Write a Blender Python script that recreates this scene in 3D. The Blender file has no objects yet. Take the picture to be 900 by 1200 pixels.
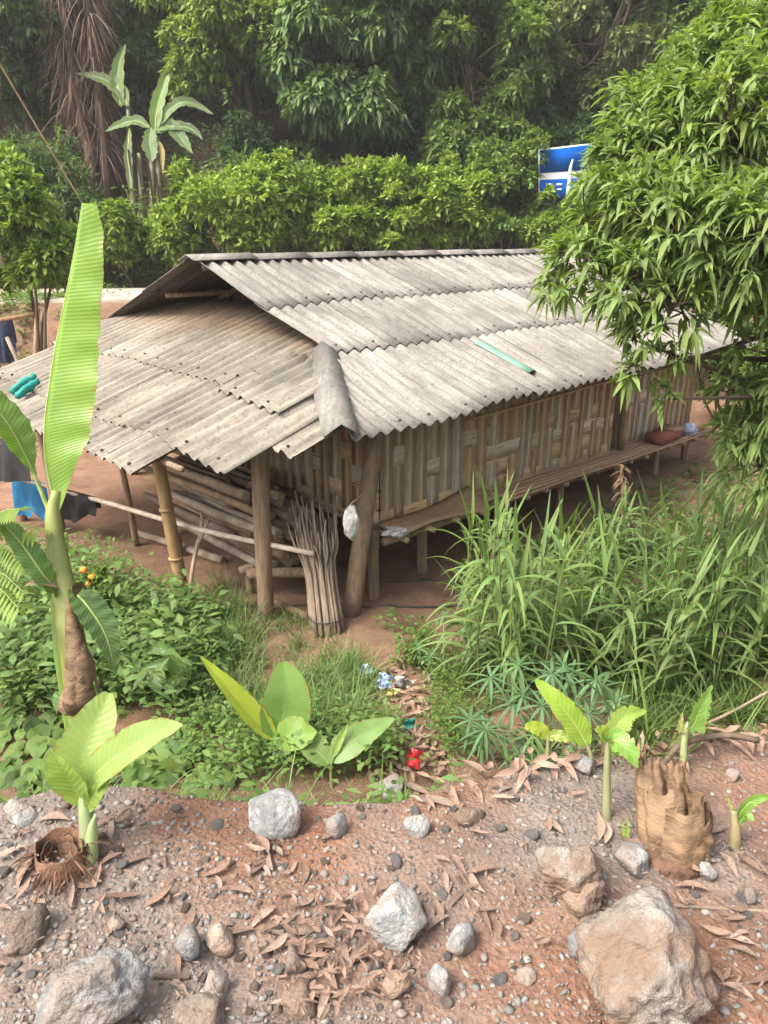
import bpy, math, random
import numpy as np
from mathutils import Vector, Matrix

# ------------------------------------------------------------------ camera, sky, sun, exposure
S = bpy.context.scene
COL = S.collection
FPX, CAMH = 867.0, 1.6
PITCH = math.atan(321 / FPX)
cam_d = bpy.data.cameras.new('camera')
cam = bpy.data.objects.new('camera', cam_d)
COL.objects.link(cam)
cam.location = (0, 0, CAMH)
cam.rotation_euler = (math.pi / 2 - PITCH, 0, 0)
cam_d.sensor_fit = 'VERTICAL'
cam_d.sensor_height = 36.0
cam_d.lens = 36.0 * FPX / 1200.0
cam_d.clip_start = 0.05
cam_d.clip_end = 500
S.camera = cam

SUN_EL, SUN_AZ = math.radians(54), math.radians(-118)     # azimuth measured from +Y towards +X
W = bpy.data.worlds.new('World')
S.world = W
W.use_nodes = True
nt = W.node_tree
nt.nodes.clear()
sky = nt.nodes.new('ShaderNodeTexSky')
sky.sky_type = 'NISHITA'
sky.sun_disc = False
sky.sun_elevation = SUN_EL
sky.sun_rotation = SUN_AZ
sky.dust_density = 7.0
sky.air_density = 1.2
sky.ozone_density = 0.3
bgn = nt.nodes.new('ShaderNodeBackground')
bgn.inputs['Strength'].default_value = 0.14
wo = nt.nodes.new('ShaderNodeOutputWorld')
veil = nt.nodes.new('ShaderNodeHueSaturation')           # overcast: the same sky, greyed evenly
veil.inputs['Saturation'].default_value = 0.35
nt.links.new(sky.outputs[0], veil.inputs['Color'])
nt.links.new(veil.outputs[0], bgn.inputs[0])
nt.links.new(bgn.outputs[0], wo.inputs[0])
sl = bpy.data.lights.new('sun', 'SUN')
sl.energy = 1.5
sl.angle = math.radians(24)
sl.color = (1.0, 0.93, 0.80)
sun = bpy.data.objects.new('sun', sl)
COL.objects.link(sun)
sd = Vector((math.sin(SUN_AZ) * math.cos(SUN_EL), math.cos(SUN_AZ) * math.cos(SUN_EL), math.sin(SUN_EL)))
sun.rotation_euler = sd.to_track_quat('Z', 'Y').to_euler()
sun.location = sd * 40
S.view_settings.view_transform = 'Standard'
S.view_settings.look = 'None'
S.view_settings.gamma = 1
S.view_settings.use_curve_mapping = False
S.view_settings.exposure = 1.68
S.cycles.max_bounces = 6
S.cycles.diffuse_bounces = 4
S.cycles.glossy_bounces = 2
S.cycles.transmission_bounces = 3
S.cycles.caustics_reflective = False
S.cycles.caustics_refractive = False

RNG = np.random.default_rng(11)
random.seed(11)

# ------------------------------------------------------------------ pixel helpers (photo is 900 x 1200)
CP, SP = math.cos(PITCH), math.sin(PITCH)
CAM = np.array([0, 0, CAMH])
def ray(px, py):
    a, b = (px - 450) / FPX, (py - 600) / FPX
    return np.array([a, CP - b * SP, -SP - b * CP])
def P(px, py, d):
    return CAM + ray(px, py) * d
def hitz(px, py, z):
    r = ray(px, py)
    return CAM + r * (z - CAMH) / r[2]
def nrm(a):
    a = np.asarray(a, float)
    return a / np.maximum(np.linalg.norm(a, axis=-1, keepdims=True), 1e-9)

# value noise on the plane, vectorised
_tab = np.random.default_rng(5).random((256, 256))
def vnoise(x, y):
    x = np.asarray(x, float); y = np.asarray(y, float)
    xi = np.floor(x).astype(int); yi = np.floor(y).astype(int)
    fx = x - xi; fy = y - yi
    fx = fx * fx * (3 - 2 * fx); fy = fy * fy * (3 - 2 * fy)
    g = lambda i, j: _tab[i % 256, j % 256]
    return ((g(xi, yi) * (1 - fx) + g(xi + 1, yi) * fx) * (1 - fy) + (g(xi, yi + 1) * (1 - fx) + g(xi + 1, yi + 1) * fx) * fy) * 2 - 1
def fbm(x, y, o=4):
    s = 0; a = 0.5
    for k in range(o):
        s = s + a * vnoise(x * 2 ** k + 17 * k, y * 2 ** k + 31 * k); a *= 0.5
    return s
def sstep(t):
    t = np.clip(t, 0, 1)
    return t * t * (3 - 2 * t)

# ------------------------------------------------------------------ terrain
GZ = -2.03
def edge_y(x):
    return 1.84 + 0.25 * np.clip(x, 0, 3) - 0.03 * np.clip(-x, 0, 4) + 0.05 * vnoise(x * 2.3, 3.3)
def road_y(x):
    return 19.4 + 0.16 * np.clip(x, -40, 40)
def road_in(x):
    return 1.9 * sstep((-np.asarray(x, float) - 2.2) / 4.0)
def terr(x, y):
    x = np.asarray(x, float); y = np.asarray(y, float)
    d = y - edge_y(x)
    k = np.clip(d / 2.1, 0, 1)
    z = -1.86 * (1 - (1 - k) ** 1.7)
    z = z - 0.17 * sstep((d - 1.6) / 2.0)
    yr = road_y(x)
    back = sstep((y - (yr - road_in(x) - 3.0)) / 2.9)
    z = z + back * (0.3 - GZ)
    hill = np.clip(y - yr - 3.6, 0, 200)
    hill = np.minimum(hill, 17 + .1 * hill)
    z = z + hill * 0.50 + np.where(hill > 0, 0.5 * fbm(x * .35, y * .35) * np.clip(hill / 3, 0, 1), 0)
    onroad = (y > yr - road_in(x) - .15) & (y < yr + 2.9)
    far = np.clip(d / 1.5, 0, 1)
    rough = np.where(onroad, 0.0, 1.0)
    z = z + rough * (fbm(x * 2.2, y * 2.2) * (0.035 + 0.05 * far) + 0.02 * fbm(x * 11, y * 11, 3))
    return z
def tz(x, y):
    return float(terr(x, y))
def ground_at(px, py, *_):
    r = ray(px, py)
    t0, t1 = 1.0, 60.0
    for n_ in (90, 12, 12):
        t = np.geomspace(t0, t1, n_)
        q = CAM + r[None] * t[:, None]
        below = q[:, 2] < terr(q[:, 0], q[:, 1])
        i = int(np.argmax(below)) if below.any() else n_ - 1
        t0, t1 = t[max(i - 1, 0)], t[i]
    q = CAM + r * t1
    return q
def depth_of(p):
    q = np.asarray(p) - CAM
    return float(q[1] * CP - q[2] * SP)

# ------------------------------------------------------------------ mesh helpers
def mesh_np(name, V, F, mat=None, smooth=False, col=None, uv=None):
    V = np.asarray(V, np.float32).reshape(-1, 3)
    if isinstance(F, list):
        Fq = F
    else:
        Fq = [np.asarray(F, np.int32)]
    me = bpy.data.meshes.new(name)
    me.vertices.add(len(V)); me.vertices.foreach_set('co', V.ravel())
    loops = np.concatenate([f.ravel() for f in Fq]).astype(np.int32)
    starts = []; o = 0
    for f in Fq:
        k = f.shape[1]
        starts.append(np.arange(len(f)) * k + o); o += f.size
    starts = np.concatenate(starts).astype(np.int32)
    me.loops.add(len(loops)); me.loops.foreach_set('vertex_index', loops)
    me.polygons.add(len(starts)); me.polygons.foreach_set('loop_start', starts)
    if smooth:
        me.polygons.foreach_set('use_smooth', np.ones(len(starts), bool))
    me.update(calc_edges=True)
    if col is not None:
        c = np.ones((len(V), 4), np.float32); c[:, :3] = col
        a = me.color_attributes.new('tint', 'FLOAT_COLOR', 'POINT')
        a.data.foreach_set('color', c.ravel())
    if uv is not None:
        l = me.uv_layers.new(name='UVMap')
        l.data.foreach_set('uv', np.asarray(uv, np.float32)[loops].ravel())
    if mat is not None:
        me.materials.append(mat)
    return me
def tagit(o, label=None, cat=None, group=None, kind=None):
    if label: o['label'] = label
    if cat: o['category'] = cat
    if group: o['group'] = group
    if kind: o['kind'] = kind
    return o
def add(name, me, parent=None, loc=(0, 0, 0), rot=(0, 0, 0), sc=(1, 1, 1)):
    o = bpy.data.objects.new(name, me)
    COL.objects.link(o)
    o.location = loc; o.rotation_euler = rot; o.scale = sc
    if parent: o.parent = parent
    return o
def thing(name, loc, label, cat, group=None):
    o = bpy.data.objects.new(name, None)
    COL.objects.link(o)
    o.empty_display_size = 0.1
    o.location = loc
    return tagit(o, label, cat, group)
def wpos(o):
    q = np.array(o.location, float)
    while o.parent:
        o = o.parent; q = q + np.array(o.location, float)
    return q
def part(name, V, F, mat, parent, smooth=True, col=None, uv=None):
    """world-space vertices, linked as one mesh under an unrotated parent"""
    V = np.asarray(V, float).reshape(-1, 3)
    return add(name, mesh_np(name, V - wpos(parent), F, mat, smooth, col, uv), parent)
def solo(name, V, F, mat, label, cat, group=None, smooth=True, col=None, uv=None, kind=None):
    """world-space vertices, one mesh thing with its origin at its base"""
    V = np.asarray(V, float).reshape(-1, 3)
    b = np.array([V[:, 0].mean(), V[:, 1].mean(), V[:, 2].min()])
    o = add(name, mesh_np(name, V - b, F, mat, smooth, col, uv), None, b)
    return tagit(o, label, cat, group, kind)
def join(parts):
    """[(V, F quads or list)] -> one (V, F list)"""
    Vs = []; Fs = {}; o = 0
    for V, F in parts:
        V = np.asarray(V, float).reshape(-1, 3)
        for f in (F if isinstance(F, list) else [F]):
            f = np.asarray(f, int)
            Fs.setdefault(f.shape[1], []).append(f + o)
        Vs.append(V); o += len(V)
    return np.concatenate(Vs), [np.concatenate(v) for v in Fs.values()]
def spline(pts, n):
    p = np.asarray(pts, float)
    if len(p) == 2:
        return p[0] + (p[1] - p[0]) * np.linspace(0, 1, n)[:, None]
    q = np.vstack([2 * p[0] - p[1], p, 2 * p[-1] - p[-2]])
    out = []
    for t in np.linspace(0, len(p) - 1 - 1e-6, n):
        i = int(t); f = t - i
        a, b, c, d = q[i], q[i + 1], q[i + 2], q[i + 3]
        out.append(.5 * ((2 * b) + (-a + c) * f + (2 * a - 5 * b + 4 * c - d) * f * f + (-a + 3 * b - 3 * c + d) * f ** 3))
    return np.array(out)
def tube(pts, rad, n=8, seg=None, jit=0.0, rng=RNG, caps=True):
    c = spline(pts, seg) if seg else np.asarray(pts, float)
    m = len(c)
    r = np.interp(np.linspace(0, 1, m), np.linspace(0, 1, len(np.atleast_1d(rad))), np.atleast_1d(rad)) if np.ndim(rad) else np.full(m, rad)
    T = nrm(np.gradient(c, axis=0))
    ref = np.array([0, 0, 1.]) if abs(T[0, 2]) < .9 else np.array([1., 0, 0])
    A = nrm(np.cross(T, ref)); B = np.cross(A, T)
    th = np.arange(n) * 2 * math.pi / n
    rr = r[:, None] * (1 + jit * (rng.random((m, n)) - .5) * 2)
    V = c[:, None] + (A[:, None] * np.cos(th)[None, :, None] + B[:, None] * np.sin(th)[None, :, None]) * rr[..., None]
    i = np.arange(m - 1)[:, None] * n; j = np.arange(n)[None]
    F = np.stack([i + j, i + (j + 1) % n, i + n + (j + 1) % n, i + n + j], -1).reshape(-1, 4)
    Fs = [F]
    if caps:
        Fs.append(np.array([np.arange(n)[::-1], np.arange(n) + (m - 1) * n]))
    return V.reshape(-1, 3), Fs
def box(c, ax, ay, az):
    """centre and three half-axis vectors"""
    c, ax, ay, az = (np.asarray(q, float) for q in (c, ax, ay, az))
    V = [c + sx * ax + sy * ay + sz * az for sz in (-1, 1) for sy in (-1, 1) for sx in (-1, 1)]
    F = np.array([[0, 2, 3, 1], [4, 5, 7, 6], [0, 1, 5, 4], [2, 6, 7, 3], [0, 4, 6, 2], [1, 3, 7, 5]])
    return np.array(V), F
PROF = {
    'lance': lambda t: np.clip(np.sin(np.pi * np.clip(t, 0, 1) ** .75), .03, 1),
    'ovate': lambda t: np.clip(np.sin(np.pi * np.clip(t, 0, 1) ** .6) ** .8, .03, 1),
    'grass': lambda t: np.clip((1 - t) ** .7 * np.minimum(1, .45 + 4 * t), .02, 1),
}
def blades(root, d, L, Wd, droop, segs=3, prof='lance', roll=0.0, fold=0.0, tint=None, rng=RNG):
    N = len(root)
    root = np.asarray(root, float); d = nrm(d)
    L = np.broadcast_to(np.asarray(L, float), (N,)); Wd = np.broadcast_to(np.asarray(Wd, float), (N,))
    droop = np.broadcast_to(np.asarray(droop, float), (N,)); roll = np.broadcast_to(np.asarray(roll, float), (N,))
    t = np.linspace(0, 1, segs + 1)
    down = np.array([0, 0, -1.])
    C = root[:, None] + (d * L[:, None])[:, None] * t[None, :, None] + (droop * L)[:, None, None] * (t ** 2)[None, :, None] * down
    T = nrm(d[:, None] + 2 * droop[:, None, None] * t[None, :, None] * down)
    upv = np.broadcast_to(np.array([0.02, 0.03, 1.]), T.shape)
    s0 = nrm(np.cross(T, upv)); n0 = np.cross(s0, T)
    cr, sr = np.cos(roll)[:, None, None], np.sin(roll)[:, None, None]
    s = s0 * cr + n0 * sr; n = np.cross(s, T)
    w = (Wd[:, None] * PROF[prof](t)[None])[..., None] * .5
    if fold:
        Vt = np.stack([C - s * w + n * w * fold, C, C + s * w + n * w * fold], 2); k = 3
    else:
        Vt = np.stack([C - s * w, C + s * w], 2); k = 2
    V = Vt.reshape(-1, 3)
    base = (np.arange(N) * (segs + 1) * k)[:, None, None]
    i = (np.arange(segs) * k)[None, :, None]; j = np.arange(k - 1)[None, None]
    F = np.stack([base + i + j, base + i + j + 1, base + i + k + j + 1, base + i + k + j], -1).reshape(-1, 4)
    col = None
    if tint is not None:
        col = np.repeat(np.asarray(tint, float), (segs + 1) * k, axis=0)
    return V, F, col
def rdirs(n, rng=RNG):
    return nrm(rng.normal(size=(n, 3)))
def tints(n, base, var=.25, yellow=0.0, rng=RNG):
    b = np.asarray(base, float)[None] * (1 + var * (rng.random((n, 1)) * 2 - 1))
    y = (rng.random((n, 1)) ** 2) * yellow
    return b * (1 - y) + np.array([[.26, .26, .05]]) * y

# ------------------------------------------------------------------ materials
def newmat(name):
    m = bpy.data.materials.new(name); m.use_nodes = True
    t = m.node_tree; t.nodes.clear()
    out = t.nodes.new('ShaderNodeOutputMaterial')
    b = t.nodes.new('ShaderNodeBsdfPrincipled')
    t.links.new(b.outputs[0], out.inputs[0])
    return m, t, b, out
def N(t, typ, **kw):
    n = t.nodes.new(typ)
    for k, v in kw.items():
        if k in n.inputs: n.inputs[k].default_value = v
        else: setattr(n, k, v)
    return n
def rgb(c): return (c[0], c[1], c[2], 1)
def mixc(t, fac, a, b, mode='MIX'):
    n = t.nodes.new('ShaderNodeMix'); n.data_type = 'RGBA'; n.blend_type = mode
    for s, v in ((n.inputs[0], fac), (n.inputs[6], a), (n.inputs[7], b)):
        if hasattr(v, 'is_output'): t.links.new(v, s)
        else: s.default_value = v if not isinstance(v, tuple) or len(v) == 4 else rgb(v)
    return n.outputs[2]
def coords(t, scale=(1, 1, 1), kind='Object'):
    tc = t.nodes.new('ShaderNodeTexCoord'); mp = t.nodes.new('ShaderNodeMapping')
    mp.inputs['Scale'].default_value = scale
    t.links.new(tc.outputs[kind], mp.inputs[0])
    return mp.outputs[0]
def noise_fac(t, vec, scale, detail=4, lo=.35, hi=.65, rough=.6):
    n = N(t, 'ShaderNodeTexNoise', Scale=scale, Detail=detail, Roughness=rough)
    t.links.new(vec, n.inputs['Vector'])
    r = N(t, 'ShaderNodeMapRange')
    r.inputs['From Min'].default_value = lo; r.inputs['From Max'].default_value = hi
    t.links.new(n.outputs[0], r.inputs[0])
    return r.outputs[0], n.outputs[0]
def bump(t, b, h, strength=.3, dist=.01):
    n = N(t, 'ShaderNodeBump', Strength=strength, Distance=dist)
    t.links.new(h, n.inputs['Height']); t.links.new(n.outputs[0], b.inputs['Normal'])
def mat_noise(name, c1, c2, scale=8, rough=.8, bmp=.3, dist=.01, stretch=(1, 1, 1), c3=None, objvar=0.0, lo=.35, hi=.65, c4=None, spec=.3):
    m, t, b, out = newmat(name)
    v = coords(t, stretch)
    oi = t.nodes.new('ShaderNodeObjectInfo')
    ad = N(t, 'ShaderNodeVectorMath', operation='ADD')
    sc = N(t, 'ShaderNodeVectorMath', operation='SCALE'); sc.inputs['Scale'].default_value = 37.0
    cx = t.nodes.new('ShaderNodeCombineXYZ')
    for k in range(3): t.links.new(oi.outputs['Random'], cx.inputs[k])
    t.links.new(cx.outputs[0], sc.inputs[0]); t.links.new(v, ad.inputs[0]); t.links.new(sc.outputs[0], ad.inputs[1])
    v = ad.outputs[0]
    f, h = noise_fac(t, v, scale, 5, lo, hi)
    c = mixc(t, f, c1, c2)
    if c3 is not None:
        f2, _ = noise_fac(t, v, scale * .3, 3, .48, .62)
        c = mixc(t, f2, c, c3)
    if c4 is not None:                       # a second colour for some of the copies
        mr = N(t, 'ShaderNodeMapRange'); mr.inputs['From Min'].default_value = .45; mr.inputs['From Max'].default_value = .7
        t.links.new(oi.outputs['Random'], mr.inputs[0])
        c = mixc(t, mr.outputs[0], c, mixc(t, f, c4, tuple(q * .6 for q in c4)))
    if objvar:
        ml = N(t, 'ShaderNodeMath', operation='MULTIPLY'); ml.inputs[1].default_value = 7.31
        fr = N(t, 'ShaderNodeMath', operation='FRACT')
        t.links.new(oi.outputs['Random'], ml.inputs[0]); t.links.new(ml.outputs[0], fr.inputs[0])
        mr = N(t, 'ShaderNodeMapRange'); mr.inputs['To Min'].default_value = 1 - objvar; mr.inputs['To Max'].default_value = 1 + objvar
        t.links.new(fr.outputs[0], mr.inputs[0])
        hs = N(t, 'ShaderNodeHueSaturation'); t.links.new(mr.outputs[0], hs.inputs['Value']); t.links.new(c, hs.inputs['Color'])
        c = hs.outputs[0]
    t.links.new(c, b.inputs['Base Color'])
    b.inputs['Roughness'].default_value = rough
    b.inputs['Specular IOR Level'].default_value = spec
    f3, h3 = noise_fac(t, v, scale * 5, 4)
    if bmp:
        mx = N(t, 'ShaderNodeMath', operation='MULTIPLY_ADD'); mx.inputs[1].default_value = .4
        t.links.new(h3, mx.inputs[0]); t.links.new(h, mx.inputs[2])
        bump(t, b, mx.outputs[0], bmp, dist)
    return m
def mat_leaf(name, rough=.45, trans=.35, spec=.35, veins=0.0, nscale=3.0):
    m, t, b, out = newmat(name)
    a = N(t, 'ShaderNodeVertexColor', layer_name='tint')
    f, h = noise_fac(t, coords(t), nscale, 3, .3, .7)
    c = mixc(t, f, a.outputs[0], mixc(t, 1.0, a.outputs[0], (.72, .82, .6), 'MULTIPLY'))
    if veins:
        uv = coords(t, (1, 1, 1), 'UV')
        w = N(t, 'ShaderNodeTexWave', Scale=veins, Distortion=1.2, Detail=2.0)
        w.bands_direction = 'Y'
        w.inputs['Detail Scale'].default_value = .6
        t.links.new(uv, w.inputs['Vector'])
        c = mixc(t, .16, c, mixc(t, w.outputs[1], c, (.38, .50, .12)))
        bump(t, b, w.outputs[1], .22, .003)
    t.links.new(c, b.inputs['Base Color'])
    b.inputs['Roughness'].default_value = rough
    b.inputs['Specular IOR Level'].default_value = spec
    tr = t.nodes.new('ShaderNodeBsdfTranslucent')
    t.links.new(mixc(t, 1.0, c, (1.25, 1.35, .55), 'MULTIPLY'), tr.inputs[0])
    mx = N(t, 'ShaderNodeMixShader'); mx.inputs[0].default_value = trans
    t.links.new(b.outputs[0], mx.inputs[1]); t.links.new(tr.outputs[0], mx.inputs[2])
    t.links.new(mx.outputs[0], out.inputs[0])
    return m
M = {}
M['leaf'] = mat_leaf('leaf_blade', .58, .38, .25)
M['leaf_far'] = mat_leaf('leaf_distant', .6, .35, .2)
M['banana'] = mat_leaf('banana_leaf', .38, .42, .4, veins=6.0, nscale=5)
M['dry_leaf'] = mat_noise('dry_leaf', (.235, .15, .11), (.145, .09, .065), 14, .75, .4, .004, objvar=.35, c4=(.26, .185, .145))
M['dry_strip'] = mat_noise('dry_strip', (.19, .12, .08), (.10, .06, .04), 6, .85, .3, .01, (1, 1, .3))
M['bark'] = mat_noise('bark', (.13, .095, .065), (.06, .042, .03), 7, .9, .8, .03, (1, 1, .25))
M['post'] = mat_noise('weathered_post', (.30, .205, .13), (.17, .115, .075), 9, .85, .6, .01, (3, 3, .35), objvar=.12)
M['bamboo'] = mat_noise('old_bamboo', (.42, .27, .13), (.28, .17, .08), 8, .55, .25, .006, (2, 2, .4), objvar=.15)
M['pale_bamboo'] = mat_noise('pale_bamboo', (.52, .43, .35), (.36, .28, .22), 9, .6, .25, .006, (1, 2, 2))
M['log'] = mat_noise('firewood', (.30, .20, .125), (.15, .095, .06), 7, .85, .7, .012, (1, 1, 1), objvar=.3, c4=(.33, .26, .19))
M['log_end'] = mat_noise('cut_wood', (.45, .33, .21), (.28, .19, .115), 18, .8, .3, .005, objvar=.2)
M['stick'] = mat_noise('dry_stick', (.27, .205, .155), (.16, .115, .08), 12, .85, .4, .005, (1, 1, .3), objvar=.25)
def mat_strip(name, stretch):
    """crushed bamboo: tan or weathered grey by piece, with fine dark cracks along the strip"""
    m, t, b, out = newmat(name)
    v = coords(t, stretch)
    oi = t.nodes.new('ShaderNodeObjectInfo')
    cx = t.nodes.new('ShaderNodeCombineXYZ')
    for k in range(3): t.links.new(oi.outputs['Random'], cx.inputs[k])
    sc = N(t, 'ShaderNodeVectorMath', operation='SCALE'); sc.inputs['Scale'].default_value = 41.0
    ad = N(t, 'ShaderNodeVectorMath', operation='ADD')
    t.links.new(cx.outputs[0], sc.inputs[0]); t.links.new(v, ad.inputs[0]); t.links.new(sc.outputs[0], ad.inputs[1]); v = ad.outputs[0]
    f, h = noise_fac(t, v, 2.0, 5, .3, .7)
    tan = mixc(t, f, (.58, .40, .225), (.42, .28, .15))
    grey = mixc(t, f, (.60, .52, .40), (.42, .36, .27))
    mr = N(t, 'ShaderNodeMapRange'); mr.inputs['From Min'].default_value = .35; mr.inputs['From Max'].default_value = .8
    t.links.new(oi.outputs['Random'], mr.inputs[0])
    c = mixc(t, mr.outputs[0], tan, grey)
    f2, h2 = noise_fac(t, v, 3.2, 5, .56, .64, .7)
    c = mixc(t, f2, c, (.15, .10, .06))
    f4, h4 = noise_fac(t, coords(t, (1, 1, 1)), 3.0, 4, .45, .65)
    c = mixc(t, N_mul(t, f4, .45), c, (.27, .185, .115))
    t.links.new(c, b.inputs['Base Color'])
    b.inputs['Roughness'].default_value = .75
    b.inputs['Specular IOR Level'].default_value = .25
    bump(t, b, h2, .5, .006)
    return m
def N_mul(t, s, k):
    n = N(t, 'ShaderNodeMath', operation='MULTIPLY'); n.inputs[1].default_value = k
    t.links.new(s, n.inputs[0]); return n.outputs[0]
M['strip_v'] = mat_strip('split_bamboo_upright', (7.5, 14, .7))
M['strip_h'] = mat_strip('split_bamboo_level', (.8, 14, 16))
M['plank'] = mat_noise('bark_board', (.36, .235, .14), (.25, .155, .09), 5, .8, .4, .006, (2, 6, 2), objvar=.15)
M['shaded_wood'] = mat_noise('shaded_board', (.20, .13, .08), (.12, .08, .05), 5, .9, .4, .006, (8, 8, 1))  # board brown darkened: indoor shade put into the colour
M['white_cloth'] = mat_noise('white_plastic', (.52, .51, .48), (.27, .27, .265), 9, .6, .5, .02)
M['teal_cloth'] = mat_noise('teal_plastic', (.015, .25, .20), (.008, .14, .12), 9, .6, .4, .01)
M['blue_cloth'] = mat_noise('blue_cloth', (.02, .17, .34), (.015, .11, .25), 9, .8, .3, .006)
M['black_cloth'] = mat_noise('black_cloth', (.022, .021, .022), (.012, .012, .013), 9, .85, .3, .006)
M['navy_cloth'] = mat_noise('navy_cloth', (.025, .035, .07), (.015, .02, .045), 9, .85, .3, .006)
M['hose'] = mat_noise('black_pipe', (.03, .028, .026), (.06, .045, .035), 9, .5, .1, .003)
M['sign_blue'] = mat_noise('sign_blue', (.004, .075, .32), (.004, .065, .28), 3, .85, 0, spec=.05)
M['sign_white'] = mat_noise('sign_white', (.75, .76, .76), (.62, .63, .63), 5, .45, 0)
M['metal'] = mat_noise('galvanised_post', (.35, .36, .36), (.25, .25, .25), 8, .5, .1)
M['red_plastic'] = mat_noise('red_plastic', (.50, .03, .03), (.35, .03, .03), 8, .35, .4, .01)
M['blue_pack'] = mat_noise('blue_wrapper', (.03, .12, .45), (.55, .62, .7), 26, .35, .2, .005, lo=.45, hi=.55)
M['yellow_pack'] = mat_noise('yellow_wrapper', (.6, .45, .05), (.5, .5, .4), 16, .4, .2, .005)
M['green_sheet'] = mat_noise('green_plastic_sheet', (.10, .22, .16), (.14, .25, .19), 6, .5, .1)
M['brick_red'] = mat_noise('red_clay', (.26, .09, .055), (.18, .06, .04), 9, .85, .3, .005)
M['concrete'] = mat_noise('concrete_road', (.36, .315, .265), (.28, .24, .20), 1.5, .9, .3, .01, c3=(.28, .215, .165))
M['sheath'] = mat_noise('dry_sheath', (.21, .13, .072), (.085, .052, .03), 5, .7, .75, .012, (3, 3, 8), c3=(.20, .13, .075))
M['fibre'] = mat_noise('rotten_fibre', (.19, .10, .06), (.08, .045, .03), 16, .95, .9, .02)
def mat_stem():
    m, t, b, out = newmat('banana_stem')
    a = N(t, 'ShaderNodeVertexColor', layer_name='tint')
    f, h = noise_fac(t, coords(t, (6, 6, 1)), 3, 4, .3, .7)
    t.links.new(mixc(t, f, a.outputs[0], mixc(t, 1.0, a.outputs[0], (.7, .75, .6), 'MULTIPLY')), b.inputs['Base Color'])
    b.inputs['Roughness'].default_value = .5
    bump(t, b, h, .3, .006)
    return m
M['stem'] = mat_stem()
def mat_roof():
    m, t, b, out = newmat('fibre_cement')
    v = coords(t, (1, 1, 1))
    st = coords(t, (7, .5, 1), 'UV')              # streaks run down the slope
    f1, h1 = noise_fac(t, st, 2.0, 6, .40, .60, .7)
    c = mixc(t, f1, (.262, .243, .212), (.16, .149, .13))
    f2, h2 = noise_fac(t, v, 30, 6, .52, .70, .7)
    c = mixc(t, f2, c, (.085, .08, .072))
    f3, h3 = noise_fac(t, v, 1.1, 4, .42, .62)
    c = mixc(t, f3, c, mixc(t, 1.0, c, (.70, .69, .68), 'MULTIPLY'))
    f5, h5 = noise_fac(t, st, 7.0, 3, .60, .72)
    c = mixc(t, f5, c, (.10, .093, .082))
    f7, h7 = noise_fac(t, v, 2.6, 6, .55, .68, .7)            # mould and lichen patches
    c = mixc(t, N_mul(t, f7, .55), c, (.105, .10, .082))
    a = N(t, 'ShaderNodeVertexColor', layer_name='tint')
    c = mixc(t, 1.0, c, a.outputs[0], 'MULTIPLY')
    oi = t.nodes.new('ShaderNodeObjectInfo')
    mr = N(t, 'ShaderNodeMapRange'); mr.inputs['To Min'].default_value = .80; mr.inputs['To Max'].default_value = 1.12
    t.links.new(oi.outputs['Random'], mr.inputs[0])
    hs = N(t, 'ShaderNodeHueSaturation'); t.links.new(mr.outputs[0], hs.inputs['Value']); t.links.new(c, hs.inputs['Color'])
    t.links.new(hs.outputs[0], b.inputs['Base Color'])
    b.inputs['Roughness'].default_value = .85
    b.inputs['Specular IOR Level'].default_value = .25
    bump(t, b, h2, .3, .004)
    return m
M['roof'] = mat_roof()
def mat_ground():
    m, t, b, out = newmat('earth')
    a = N(t, 'ShaderNodeVertexColor', layer_name='tint')
    v = coords(t)
    f, h = noise_fac(t, v, 3.5, 7, .35, .65, .75)
    c = mixc(t, f, a.outputs[0], mixc(t, 1.0, a.outputs[0], (.62, .60, .60), 'MULTIPLY'))
    f2, h2 = noise_fac(t, v, 55, 5, .35, .7, .7)
    c = mixc(t, f2, c, mixc(t, 1.0, c, (1.35, 1.3, 1.25), 'MULTIPLY'))
    vo = N(t, 'ShaderNodeTexVoronoi', Scale=70.0); t.links.new(v, vo.inputs['Vector'])
    t.links.new(c, b.inputs['Base Color'])
    b.inputs['Roughness'].default_value = .95
    b.inputs['Specular IOR Level'].default_value = .15
    mx = N(t, 'ShaderNodeMath', operation='MULTIPLY_ADD'); mx.inputs[1].default_value = .6
    t.links.new(vo.outputs[0], mx.inputs[0]); t.links.new(h2, mx.inputs[2])
    bump(t, b, mx.outputs[0], .7, .02)
    return m
M['earth'] = mat_ground()
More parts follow.
